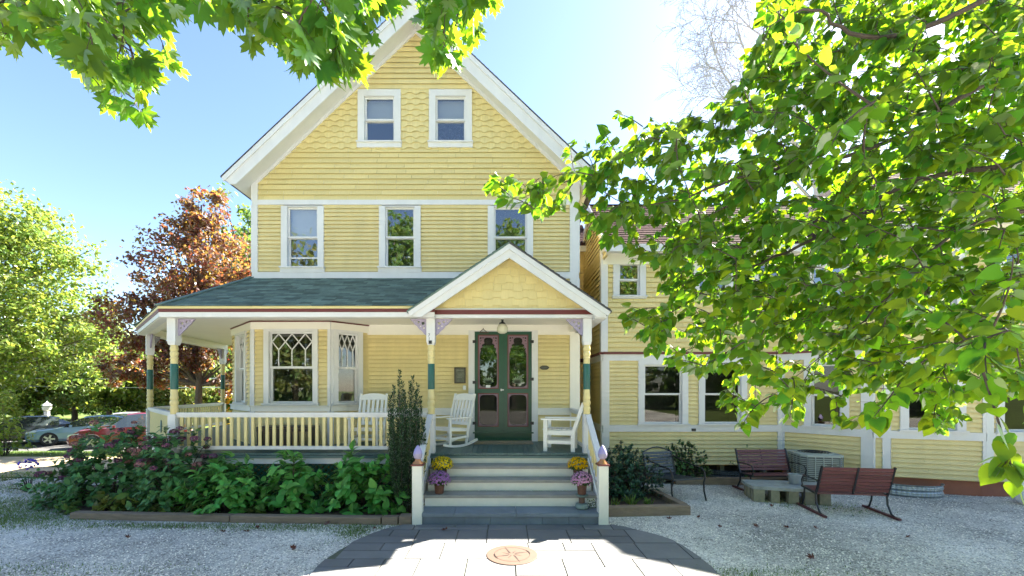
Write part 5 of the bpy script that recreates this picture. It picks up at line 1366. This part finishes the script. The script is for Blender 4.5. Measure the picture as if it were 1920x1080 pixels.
# ================================================================ FAR TREES
def rhomb(mb, p, d, n_, s, w):
    x, y, n = leafbasis(d, n_)
    b = len(mb.v); mb.v += [tuple(p - y * s * .5), tuple(p + x * w), tuple(p + y * s * .5 + n * s * .12), tuple(p - x * w)]; mb.f.append((b, b + 1, b + 2, b + 3)); mb.m.append(0)
def tree(name, label, loc, trunk_h, tr, blobs, clumps, per, leaf, m, seed, bark='bark', group=None, rc=.16, bias=None):
    """blobs: (dx, dy, z, rx, ry, rz)"""
    rnd.seed(seed); loc = V(loc); t = thing(name, label, 'tree', loc, 0, group)
    mb, mw = MB(), MB()
    ztop = max(b[2] + b[5] * .5 for b in blobs)
    tx = V((0, 0, 0)); spine = [V((rnd.uniform(-.1, .1) * i * tr, rnd.uniform(-.1, .1) * i * tr, ztop * i / 8)) for i in range(9)]
    mw.tube(spine, [tr * (1.25 if i == 0 else 1 - .105 * i) for i in range(9)], 9)
    tot = sum(b[3] * b[4] + b[3] * b[5] for b in blobs)
    for bl in blobs:
        nb = max(6, int(clumps * (bl[3] * bl[4] + bl[3] * bl[5]) / tot)); cen = V(bl[:3]); rr = V(bl[3:])
        for k in range(nb):
            d = rdir(.1); r = rnd.uniform(.45, 1.0) * (1 + .18 * math.sin(3.1 * d.x + seed) * math.cos(4 * d.z + 2 * d.y + seed))
            c_ = cen + V((d.x * rr.x, d.y * rr.y, d.z * rr.z)) * r
            if k % 4 == 0:
                s_ = spine[min(8, max(2, int(8 * (c_.z * .72) / ztop)))]
                mw.tube(bez(s_, (s_ + c_) / 2 + V((0, 0, .12 * rr.z)), c_, 5), [tr * .33, tr * .27, tr * .2, tr * .14, tr * .08, tr * .04], 5)
            cr = rc * (rr.x + rr.z) * .5 * rnd.uniform(.7, 1.5)
            for j in range(per):
                q = V([max(-1.25, min(1.25, rnd.gauss(0, .6))) for _ in 'xy'] + [max(-.9, min(.9, rnd.gauss(0, .42)))]) * cr
                rhomb(mb, c_ + q, rdir(-.2), (d * .8 + V((0, 0, .7)) + rdir() * .9), leaf * rnd.uniform(.6, 1.3), leaf * rnd.uniform(.26, .4))
    mb.build('crown', m, t); mw.build('trunk', M[bark], t, True)
    return t
M['fl1'] = leafmat('sunny_yellow_green_leaf', (.12, .185, .038), (.37, .47, .055), .48, .4, .03, .10)
M['fl2'] = leafmat('mid_green_leaf', (.08, .15, .035), (.28, .42, .05), .45, .4, .03, .10)
M['fl3'] = leafmat('olive_green_leaf', (.12, .16, .05), (.40, .42, .08), .45, .4, .05, .08)
M['flr'] = leafmat('copper_maple_leaf', (.075, .045, .048), (.56, .27, .06), .40, .5, .055, .12)
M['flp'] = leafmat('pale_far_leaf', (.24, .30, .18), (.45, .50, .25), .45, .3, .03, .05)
M['flk'] = leafmat('dark_backwood_leaf', (.07, .13, .035), (.24, .38, .05), .4, .4, .03, .08)
X = lambda u, y: (u - UC) / FP * y
Zz = lambda v, y: CAMZ - (v - VC) / FP * y
tree('shade_tree', 'tall sunlit yellow green tree leaning in from the left edge', (X(-20, 19) - 4, 20.5, -.6), 3, .28, [(4.2, 0, 8.2, 2.6, 2.6, 3.6), (1.4, 0, 7.5, 3, 3, 5.2), (5.6, .3, 5.6, 2.4, 2.2, 2.5), (3.4, 0, 10.2, 1.7, 1.6, 2.2), (4.3, -.6, 4.2, 2.2, 1.6, 1.9), (1.4, -.8, 3.2, 2.2, 1.6, 2)], 320, 80, .21, M['fl1'], 1, rc=.19)
tree('copper_maple', 'copper and orange leaved maple beside the porch', (X(372, 17), 17.0, 0), 2, .15, [(.1, 0, 7.0, 2.2, 2.0, 2.2), (-1.6, -.3, 4.9, 1.9, 1.6, 1.6), (.9, .2, 5.2, 1.9, 1.7, 1.8), (.3, 0, 8.9, 1.1, 1.0, 1.4), (-2.4, .3, 3.2, 1.5, 1.2, 1.0), (1.4, .6, 2.6, 1.5, 1.2, .7), (-.8, .2, 3.3, 1.6, 1.2, .8)], 330, 84, .16, M['flr'], 2, rc=.18)
tree('green_tree', 'green tree rising behind the copper maple against the house corner', (X(455, 27), 27, 0), 3, .25, [(0, 0, 10.8, 1.9, 2, 3.6), (-.6, 0, 7.5, 2.6, 2.2, 3)], 120, 50, .30, M['fl2'], 3)
GW = 'trees of the wood beyond the parked cars'
specs = [(-40, 31, 575, 3.6, 'fl1', 'bright yellow green tree at the left edge of the wood'), (50, 33, 590, 3.4, 'fl1', 'sunlit yellow green tree behind the silver car'), (140, 34, 565, 3.6, 'fl3', 'broad olive tree with rusty tints above the parked cars'), (205, 32, 618, 3.0, 'fl1', 'rounded yellowish tree left of the copper maple'),
         (275, 35, 625, 3.4, 'fl2', 'mid green tree showing between the porch posts at the corner'), (345, 33, 640, 3.0, 'fl3', 'olive tree behind the trunk of the copper maple'), (420, 36, 610, 3.4, 'fl2', 'green tree glimpsed under the porch ceiling')]
for i, (u, y, vt, r, m_, lab) in enumerate(specs):
    zt = Zz(vt, y)
    tree('woodland_tree', lab, (X(u, y), y, -.62), 2, .2, [(0, 0, zt - r * .85, r, r * .9, r * .85), (.5, -.4, max(2.4, zt * .42), r * .9, r * .8, zt * .34)], 120, 66, .32, M[m_], 20 + i, group=GW, rc=.2)
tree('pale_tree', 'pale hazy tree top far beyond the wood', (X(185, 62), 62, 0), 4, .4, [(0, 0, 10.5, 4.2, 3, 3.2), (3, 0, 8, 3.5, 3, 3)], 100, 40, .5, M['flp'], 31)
# low dark understorey of the wood reads as one mass
rnd.seed(41); mb = MB()
for k in range(11000):
    x = rnd.uniform(-72, -11); y = rnd.uniform(37, 43); z = rnd.uniform(0, 4.6 + 1.2 * math.sin(x * .35)) ; rhomb(mb, V((x, y, z)), rdir(), rdir(.3), .62 * rnd.uniform(.6, 1.3), .22)
tag(mb.build('understorey', M['flk']), 'dark green understorey closing the wood behind the trees', 'undergrowth', kind='stuff')
bush('roadside_shrub', 'leafy light green shrub at the left edge in front of the silver car', 'shrub', (X(8, 14.5), 14.5, 0), .75, .6, 2.5, 130, M['fl1'], .17, per=6, wid=.8, seed=51, low=.3, inner=.2)
bush('golden_shrub', 'golden orange shrub glowing between porch post and bay window', 'shrub', (X(428, 17), 17.5, 0), 1.1, .9, 2.1, 120, leafmat('golden_leaf', (.35, .20, .03), (.85, .48, .03), .5, .35, .03, .05), .16, per=6, wid=.8, seed=52, low=.3, inner=.2)
rnd.seed(44); mb = MB()
for k in range(5000):
    x = rnd.uniform(-45, 45); rhomb(mb, V((x, rnd.uniform(-31, -28), rnd.uniform(0, 4 + math.sin(x * .4)))), rdir(), rdir(.3), .9 * rnd.uniform(.6, 1.3), .34)
tag(mb.build('hedgerow', M['flk']), 'dark green hedgerow across the yard facing the house', 'undergrowth', kind='stuff')
for i, (x, y, h, r, m_) in enumerate([(-12, -27, 22, 4.6, 'fl2'), (-22, -26, 18, 5, 'fl3'), (1.2, -28, 21, 4.2, 'fl2'), (-5.5, -29, 12, 4, 'fl1'), (13.5, -27, 19, 5.6, 'fl3'), (25, -24, 16, 5, 'fl2'), (-27, -20, 16, 5, 'fl3')]):
    tree('street_tree', ['tall round green tree', 'wide olive tree', 'slim tall green tree', 'smaller sunny tree', 'olive toned tree', 'leafy green tree', 'broad far olive tree'][i] + ' across the yard facing the house, mirrored in its windows', (x, y, 0), 3, .3, [(0, 0, h - r, r, r, r), (.6, 0, h - 2 * r, r * .9, r * .85, r * .7), (-.5, .4, h * .28, r * .85, r * .8, h * .2)], 150, 44, .6, M[m_], 70 + i, group='trees across the yard', rc=.2)
# bare dead tree behind the annex
rnd.seed(61); t = thing('bare_tree', 'bare grey dead tree with drooping twigs above the annex', 'tree', (17.5, 23, 0))
mb = MB(); L0 = V((17.5, 23, 0))
def grow(p, d, L, r, dep):
    pts = [p]; q = p.copy(); dd = d.copy(); n = 5
    for i in range(n):
        dd = (dd + rdir() * .22 + V((0, 0, -.05 if dep > 1 else .03))).normalized(); q = q + dd * L / n; pts.append(q.copy())
        if dep < 4 and i > 0:
            for _ in range(2 if dep > 0 else 1):
                if rnd.random() < .85:
                    e = (dd + rdir() * .85).normalized(); grow(q.copy(), e, L * rnd.uniform(.38, .6), r * (1 - i / n) * .5 + .006, dep + 1)
    mb.tube(pts, [max(.008, r * (1 - .8 * i / n)) for i in range(n + 1)], 4, cap=False)
mb.tube([L0, L0 + V((-.3, 0, 8)), L0 + V((-.6, 0, 17))], [.4, .3, .18], 8)
for tgt, z0, r in ((P(1275, 75, 22), 14, .14), (P(1300, 160, 22), 13, .12), (P(1330, 20, 22.5), 15.5, .12), (P(1380, -40, 23), 16, .12), (P(1345, 225, 22), 12, .10), (P(1420, 90, 21), 14, .1)):
    s_ = L0 + V((-.5, 0, z0)); mid_ = s_.lerp(tgt, .55); d = (mid_ - s_)
    mb.tube(bez(s_, s_.lerp(tgt, .3) + V((0, 0, .7)), mid_, 5), [r, r * .9, r * .8, r * .7, r * .6, r * .5], 5, cap=False)
    grow(mid_, (tgt - mid_).normalized(), (tgt - mid_).length, r * .5, 1)
    grow(s_.lerp(tgt, .4), (tgt - mid_).normalized(), (tgt - mid_).length * .8, r * .4, 1)
mb.build('limbs', M['palebark'], t, True, L0)
# ================================================================ OVERHANGING TREES
M['lime'] = leafmat('linden_leaf', (.055, .140, .024), (.27, .47, .010), .51, .34, .03, .05, .5)
M['maple'] = leafmat('norway_maple_leaf', (.055, .145, .034), (.26, .46, .012), .51, .30, .025, .05, .5)
def overhang(name, label, base, limbs, targets, leafsize, kind, m, seed, per, trunk):
    rnd.seed(seed); base = V(base); t = thing(name, label, 'tree', base)
    mw, mb, mt = MB(), MB(), MB()
    mw.tube([base] + [base + V(q) for q in trunk[0]], trunk[1], 12)
    nodes = []
    for pts, r0 in limbs:
        pts = [V(p) for p in pts]; fine = []
        for i in range(len(pts) - 1):
            p0 = pts[max(i - 1, 0)]; p1, p2 = pts[i], pts[i + 1]; p3 = pts[min(i + 2, len(pts) - 1)]
            for k in range(8):
                u = k / 8; fine.append(.5 * ((2 * p1) + (p2 - p0) * u + (2 * p0 - 5 * p1 + 4 * p2 - p3) * u * u + (3 * p1 - p0 - 3 * p2 + p3) * u ** 3) + rdir() * .012)
        fine.append(pts[-1]); n = len(fine)
        mw.tube(fine, [r0 * .62 * (1 - .95 * i / n) ** 1.3 for i in range(n)], 7); nodes += fine
    root = nodes[0]
    targets = sorted(targets, key=lambda q: (q - root).length)
    for tg in targets:
        nb = min(nodes, key=lambda q: (q - tg).length + .25 * max(0, (q - root).length - (tg - root).length + .2))
        L = (tg - nb).length
        if L < .03: continue
        ctl = nb.lerp(tg, .5) + V((0, 0, .10 * L)) + rdir() * .10 * L
        k = max(4, int(L / .08)); ln = bez(nb, ctl, tg, k)
        r0 = min(.012, .0025 + .006 * L)
        mt.tube(ln, [r0 * (1 - .75 * i / k) + .0008 for i in range(k + 1)], 5, cap=False)
        nodes += ln[1 + k // 3:]
        cnt = int(per * min(1.6, .55 + L))
        for j in range(cnt):
            f_ = 1 - .8 * (j / cnt) ** 1.1 if L > .25 else rnd.uniform(.2, 1); i = min(k - 1, int(f_ * k)); p = ln[i].lerp(ln[i + 1], f_ * k - i)
            tw = (ln[i + 1] - ln[i]).normalized(); side = tw.cross(V((0, 0, 1)))
            if side.length < .1: side = V((1, 0, 0))
            side.normalize(); sgn = 1 if j % 2 else -1
            d = (tw * .5 + side * sgn * rnd.uniform(.3, 1.0) + V((0, 0, -rnd.uniform(.25, 1.1))) + rdir() * .3).normalized()
            pet = leafsize * rnd.uniform(.25, .5); q = p + (d + V((0, 0, .2))).normalized() * pet
            mt.tube([p, q], [.0013, .001], 3, cap=False)
            s_ = leafsize * rnd.uniform(.55, 1.15) * (.75 if f_ > .93 else 1)
            nr = V((0, -.35, .8)) + rdir() * .8
            if kind == 'maple': add_maple(mb, q, d, nr, s_ * .62, .25 * rnd.uniform(-.3, 1.2), .3 * rnd.uniform(-.2, 1))
            else: add_leaf(mb, HEART, q, d, nr, s_, .18 * rnd.uniform(-.3, 1.5), .22 * rnd.uniform(-.3, 1.3), 1.0)
    o = mb.build('foliage', m, t, 2, base); mt.build('twigs', M['twig'], t, 2, base); mw.build('trunk', M['limb'], t, True, base)
    return t
# linden on the right: limbs reach in from a trunk outside the frame
rnd.seed(300)
limesil = [(1960, -60), (1430, -40), (1420, 40), (1395, 110), (1375, 180), (1300, 190), (1290, 215), (1180, 222), (1160, 205), (1140, 240), (1050, 262), (1075, 300), (1000, 325), (925, 340), (935, 365), (1010, 400), (1040, 425), (1090, 455), (1150, 470), (1215, 500), (1215, 545), (1165, 590), (1175, 640), (1160, 665), (1260, 690), (1290, 700), (1380, 690), (1345, 760), (1390, 800), (1440, 770), (1500, 800), (1540, 700), (1600, 720), (1640, 790), (1720, 740), (1760, 830), (1830, 690), (1960, 740)]
tg = []
while len(tg) < 1500:
    u, v = rnd.uniform(900, 1960), rnd.uniform(-60, 830)
    if not inpoly(u, v, limesil): continue
    if u < 1250 and rnd.random() < .42: continue
    if v > 560 and rnd.random() < .30: continue
    lo, hi = (2.9, 4.2) if u < 1250 else (2.7, 5.4) if u < 1600 else (2.5, 5.6)
    y = lo + (hi - lo) * rnd.random() ** .9
    tg.append(P(u, v, y))
for u, v, y in [(1800, 650, 1.7), (1850, 700, 1.55), (1890, 620, 1.6), (1885, 870, 1.6), (1905, 905, 1.6), (1760, 660, 1.9), (1560, 270, 1.9), (1640, 190, 2.0), (1470, 60, 2.2), (1700, 560, 1.9), (1900, 480, 1.8), (1640, 780, 2.0), (1700, 700, 2.0)]: tg.append(P(u, v, y))
c = 0
while c < 560:
    u, v = rnd.uniform(1380, 1960), rnd.uniform(-60, 620)
    if inpoly(u, v, limesil): tg.append(P(u, v, rnd.uniform(3.2, 6.0))); c += 1
c = 0
while c < 110:
    u, v = rnd.uniform(1560, 1960), rnd.uniform(540, 810)
    if v < 690 + 130 * abs(math.sin(u * .017)): tg.append(P(u, v, rnd.uniform(2.6, 4.6))); c += 1
c = 0
while c < 130:
    u, v = rnd.uniform(1230, 1520), rnd.uniform(370, 650)
    if inpoly(u, v, limesil): tg.append(P(u, v, rnd.uniform(3.4, 5.2))); c += 1
for u, v in [(1010, 335), (960, 332), (930, 335), (915, 350), (985, 350), (950, 345)]: tg.append(P(u, v, 3.5))
# the rest of the crown, above and outside the frame
while len(tg) < 2440: tg.append(V((rnd.uniform(3.2, 8), rnd.uniform(-2, 5), rnd.uniform(4.2, 8.5))))
limbs = [([(6.0, 1.2, 3.2), (5.0, 2.3, 4.4), P(1930, 120, 3.4), P(1660, 270, 3.3), P(1400, 330, 3.4), P(1215, 385, 3.4), P(1080, 335, 3.5)], .06),
         ([(6.0, 1.2, 2.9), (4.6, 2.6, 3.7), P(1760, 330, 3.6), P(1500, 460, 3.7), P(1330, 540, 3.8), P(1190, 630, 3.8)], .06),
         ([(6.0, 1.2, 3.6), (4.4, 2.2, 5.0), P(1700, 60, 2.8), P(1520, 20, 2.8), P(1420, 60, 2.7)], .055),
         ([(6.0, 1.2, 2.6), (4.2, 2.3, 3.3), P(1830, 420, 3.0), P(1620, 600, 3.1), P(1450, 740, 3.2)], .045),
         ([(6.0, 1.2, 2.4), (3.6, 2.0, 3.0), P(1930, 520, 2.2), P(1850, 640, 1.9)], .018),
         ([(6.0, 1.2, 4.2), (6.4, 2.2, 6.0), (6.8, 3.4, 7.6)], .09), ([(6.0, 1.2, 4.2), (5.6, .2, 6.0), (4.6, -.8, 7.2)], .08), ([(6, 1.2, 3.6), (7.2, 1.6, 5.2), (8.0, 2.0, 6.2)], .07)]
overhang('linden_tree', 'leafy linden reaching in from the right, its heart shaped leaves glowing yellow green', (6.0, 1.2, 0), limbs, tg, .084, 'heart', M['lime'], 301, 14, ([(0, 0, 1.2), (.02, .03, 2.6), (0, 0, 4.3)], [.24, .20, .18, .12]))
# Norway maple hanging in from the top left
rnd.seed(310)
msil = [[(-40, -60), (360, -60), (352, 10), (322, 30), (300, 90), (325, 120), (330, 165), (290, 175), (262, 225), (215, 215), (190, 185), (135, 130), (110, 105), (60, 95), (10, 110), (-40, 130)],
        [(350, -60), (760, -60), (735, 5), (680, 20), (690, 70), (695, 120), (655, 140), (610, 165), (580, 140), (540, 100), (490, 90), (450, 60), (420, 40), (360, 10)],
        [(760, -60), (980, -60), (955, 0), (900, 15), (890, 60), (885, 110), (850, 130), (812, 105), (800, 60), (790, 20)]]
tg = []
for poly, n, lo, hi in ((msil[0], 78, 1.5, 2.7), (msil[1], 78, 1.5, 2.7), (msil[2], 36, 2.0, 2.8)):
    us, vs = [p[0] for p in poly], [p[1] for p in poly]; c = 0
    while c < n:
        u, v = rnd.uniform(min(us), max(us)), rnd.uniform(min(vs), max(vs))
        if inpoly(u, v + 20, poly): tg.append(P(u, v, rnd.uniform(lo, hi))); c += 1
while len(tg) < 260: tg.append(V((rnd.uniform(-5, .5), rnd.uniform(-2.5, 2.0), rnd.uniform(4.6, 7.5))))
limbs = [([(-4.2, -2.0, 4.0), (-3.0, -.4, 4.9), (-2.3, .9, 4.9), P(150, -10, 2.0), P(240, 90, 2.1), P(255, 190, 2.2)], .05),
         ([(-4.2, -2.0, 4.2), (-2.4, -.4, 5.1), (-1.5, .9, 4.9), P(520, -20, 2.0), P(600, 60, 2.1), P(640, 120, 2.1)], .05),
         ([(-4.2, -2.0, 4.4), (-1.6, -.3, 5.6), (-.5, 1.2, 5.2), P(850, -30, 2.4), P(850, 60, 2.4), P(850, 115, 2.4)], .045),
         ([(-4.2, -2, 4.4), (-4.0, -1.0, 6.2), (-3.2, .2, 7.2)], .09), ([(-4.2, -2, 4), (-5.0, -1.2, 5.6), (-5.2, .4, 6.4)], .08)]
overhang('maple_tree', 'broad leaved maple hanging in from the top left, its pointed leaves backlit', (-4.2, -2.0, 0), limbs, tg, .150, 'maple', M['maple'], 311, 8, ([(0, 0, 1.5), (.03, 0, 3.0), (0, 0, 4.6)], [.30, .25, .22, .16]))
# ================================================================ PARKED CARS, LANTERN, WIRES
def carpaint(n, c): return mat(n, c, .28, .03, 4, metal=.25, coat=.8)
def car(label, loc, rz, paint, suv=False, L=4.6, W_=1.82):
    """front toward -X"""
    t = thing('parked_car', label, 'car', (0, 0, 0), 0, 'cars parked beyond the lawn'); b = lv(t)
    H = 1.66 if suv else 1.44; bl = .98 if suv else .90; hood = .98 if suv else .84
    h2 = L / 2; w = W_ / 2
    # stations: x, bottom, belt height, top height, half width at belt, half width at top
    st = [(-h2, .30, .55, .58, .62, .50), (-h2 + .10, .22, .66, .70, .78, .66), (-h2 + .45, .20, hood - .10, hood - .06, .86, .76), (-h2 + 1.0, .20, hood - .02, hood + .01, .90, .80), (-h2 + 1.38, .20, bl - .01, bl + .03, .91, .82),
          (-h2 + 1.75, .20, bl, bl + .30, .91, .72), (-h2 + 2.12, .20, bl + .01, H - .05, .91, .63), (-h2 + 2.6, .20, bl + .02, H, .91, .62), (-h2 + 3.25, .20, bl + .03, H - .02, .91, .61), (-h2 + (4.0 if suv else 3.75), .20, bl + .05, H - (.07 if suv else .13), .90, .60),
          (h2 - (.22 if suv else .42), .22, bl + .07, bl + (.38 if suv else .16), .86, .66), (h2 - .06, .28, bl + .02, bl + .06, .80, .66), (h2, .36, .62, .66, .72, .58)]
    def ringp(s):
        x, zb, zk, zt, wk, wt = s; wk *= w / .91; wt *= w / .91
        return [(x, -wk * .86, zb), (x, -wk, zb + .14), (x, -wk * 1.005, (zb + zk) * .52 + .06), (x, -wk * .98, zk), (x, -wt, zt - .035), (x, -wt * .8, zt), (x, wt * .8, zt), (x, wt, zt - .035), (x, wk * .98, zk), (x, wk * 1.005, (zb + zk) * .52 + .06), (x, wk, zb + .14), (x, wk * .86, zb)]
    bm_, gw = MB(), MB(); gm = {3: MB(), 7: MB()}
    for i in range(len(st) - 1):
        r0, r1 = ringp(st[i]), ringp(st[i + 1])
        for k in range(11):
            q = [r0[k], r1[k], r1[k + 1], r0[k + 1]]
            side = k in (3, 7); topk = k in (4, 5, 6)
            if 4 <= i <= (9 if suv else 9) and side and i not in (7 - 0,): gm[k].face(q)
            elif i in (4, 5) and topk: gw.face(q)
            elif i in (9,) and topk: gw.face(q)
            elif side and i == 7: gm[k].face(q)
            else: bm_.face(q)
    bm_.face(ringp(st[0])[::-1]); bm_.face(ringp(st[-1]))
    o = b(bm_, 'body', paint, True); b(gm[3], 'side_window', M['carglass'], True); b(gm[7], 'side_window', M['carglass'], True); b(gw, 'windscreen', M['carglass'], True)
    Rw = .34 if not suv else .37
    for sx in (-h2 + .88, h2 - .92):
        for sy in (-1, 1):
            ax = Matrix.Rotation(R(90) * (1 if sy < 0 else -1), 3, 'X')
            mb = MB(); mb.lathe([(Rw * .62, -.08), (Rw * .92, -.10), (Rw, -.06), (Rw, .06), (Rw * .93, .10), (Rw * .64, .095)], (sx, sy * (w - .09), Rw), 22, 0, ax); wh = b(mb, 'wheel', M['rubber'], True)
            mb = MB(); mb.lathe([(Rw * .60, .05), (Rw * .66, .10), (Rw * .58, .075)], (sx, sy * (w - .09), Rw), 20, 0, ax)
            for k in range(5):
                a = 2 * PI * k / 5; c0 = V((sx, sy * (w + .002), Rw)); d = V((math.cos(a), 0, math.sin(a))); mb.bar(c0 + d * .03, c0 + d * Rw * .62, .075, .03, (0, 1, 0))
            mb.build('rim', M['alloy'], wh)
    for sy in (-1, 1):
        mb = MB(); mb.hexa([(-h2 + .05, sy * w * .52, .60), (-h2 + .02, sy * w * .80, .62), (-h2 + .40, sy * w * .965, .70), (-h2 + .30, sy * w * .80, .72), (-h2 + .09, sy * w * .52, .70), (-h2 + .07, sy * w * .82, .73), (-h2 + .45, sy * w * .955, .78), (-h2 + .30, sy * w * .75, .79)]); b(mb, 'headlight', M['lens'])
        mb = MB(); mb.box(-h2 + 1.62, -h2 + 1.80, sy * w - .02, sy * w + sy * .0 + .02, bl - .02, bl + .0); mb.hexa([(-h2 + 1.58, sy * (w + .02), bl), (-h2 + 1.72, sy * (w + .02), bl), (-h2 + 1.72, sy * (w + .18), bl), (-h2 + 1.62, sy * (w + .18), bl), (-h2 + 1.6, sy * (w + .02), bl + .13), (-h2 + 1.72, sy * (w + .02), bl + .13), (-h2 + 1.72, sy * (w + .17), bl + .12), (-h2 + 1.63, sy * (w + .17), bl + .12)]); b(mb, 'mirror', paint)
    mb = MB(); mb.box(-h2 - .015, -h2 + .06, -w * .5, w * .5, .34, .52)
    b(mb, 'grille', M['black'])
    if suv:
        mb = MB()
        for k in range(7): y = -w * .46 + k * w * .153; mb.box(-h2 - .03, -h2 - .016, y - .03, y + .03, .36, .52)
        b(mb, 'grille_bar', M['steel'])
    mb = MB(); mb.box(-h2 - .045, -h2 - .03, -.16, .16, .36, .45); b(mb, 'licence_plate', M['plate'])
    t.location = loc; t.rotation_euler = (0, 0, rz); return t
GZ0 = -.60
car('blue grey saloon car with alloy wheels, its nose pointing left', (-22.3, 23.1, GZ0), R(38), carpaint('blue_grey_car_paint', (.16, .26, .36)))
car('silver white hatchback parked behind the blue grey saloon', (-23.6, 26.2, GZ0), R(36), carpaint('silver_car_paint', (.52, .56, .60)))
car('red family car with bright upright grille behind the purple hydrangeas', (-18.75, 21.75, GZ0), R(36), carpaint('red_car_paint', (.17, .012, .022)), True, 4.7)
car('black car showing its front plate at the far left edge', (-25.6, 22.6, GZ0), R(48), carpaint('dark_car_paint', (.03, .035, .045)))
t = thing('lamp_post', 'white garden lamp post with lantern head standing behind the cars', 'lamp post', (X(88, 28), 28, -.6)); b = lv(t)
mb = MB(); mb.lathe([(.20, 0), (.20, .3), (.15, .35), (.14, 1.35), (.17, 1.4)], (0, 0, 0), 14); b(mb, 'post', M['white'], True)
mb = MB(); mb.lathe([(.10, 1.4), (.22, 1.52), (.24, 1.72), (.12, 1.8)], (0, 0, 0), 12); b(mb, 'lantern', M['lampglass'], True)
mb = MB(); mb.lathe([(.26, 1.8), (.14, 1.92), (.05, 1.98), (.03, 2.08)], (0, 0, 0), 12); b(mb, 'lantern_cap', M['white'], True)
for i, (za, zb_, y, lab) in enumerate([(3.35, 3.30, 30, 'upper overhead wire strung across the edge of the wood'), (2.85, 2.60, 30.3, 'lower overhead wire strung across the edge of the wood')]):
    mb = MB(); mb.tube([(-45 + k * 3, y, za + (zb_ - za) * k / 12 - .35 * math.sin(PI * k / 12)) for k in range(13)], .022, 4); o = mb.build('overhead_wire', M['steel']); tag(o, lab, 'wire', 'overhead wires')
# ================================================================ LIGHT, SKY, CAMERA
SUN = V((.807 * math.cos(R(40)), .59 * math.cos(R(40)), math.sin(R(40)))).normalized()
w = bpy.data.worlds.new('World'); bpy.context.scene.world = w; w.use_nodes = True
wn_, wl = w.node_tree.nodes, w.node_tree.links
bg = wn_.get('Background') or wn_.new('ShaderNodeBackground')
sky = wn_.new('ShaderNodeTexSky'); sky.sky_type = 'NISHITA'; sky.sun_disc = False
sky.sun_elevation = math.asin(SUN.z); sky.sun_rotation = math.atan2(SUN.x, SUN.y)
sky.air_density = .9; sky.dust_density = .5; sky.ozone_density = 1.9
wl.new(sky.outputs['Color'], bg.inputs['Color']); bg.inputs['Strength'].default_value = .048
sl = bpy.data.lights.new('sun', 'SUN'); sl.energy = 5; sl.angle = R(.5); sl.color = (1, .93, .82)
so = bpy.data.objects.new('sun', sl); C.objects.link(so); so.rotation_euler = (-SUN).to_track_quat('-Z', 'Y').to_euler(); so.location = (20, 20, 30)
cd = bpy.data.cameras.new('camera'); cam = bpy.data.objects.new('camera', cd); C.objects.link(cam)
cam.location = (0, 0, CAMZ); cam.rotation_euler = (R(90), 0, 0)
cd.sensor_width = 36; cd.lens = FP / 1920 * 36; cd.shift_x = (960 - UC) / 1920; cd.shift_y = (VC - 540) / 1920
cd.clip_start = .05; cd.clip_end = 2000
sc = bpy.context.scene; sc.camera = cam
sc.view_settings.view_transform = 'Standard'; sc.view_settings.look = 'None'; sc.view_settings.gamma = 1
sc.view_settings.exposure = 3.1
sc.render.engine = 'CYCLES'
sc.cycles.max_bounces = 10; sc.cycles.diffuse_bounces = 5; sc.cycles.glossy_bounces = 4; sc.cycles.transmission_bounces = 6; sc.cycles.transparent_max_bounces = 16
sc.cycles.sample_clamp_indirect = 6
try:
    sc.cycles.use_denoising = True; sc.cycles.denoiser = 'OPENIMAGEDENOISE'
except Exception: pass
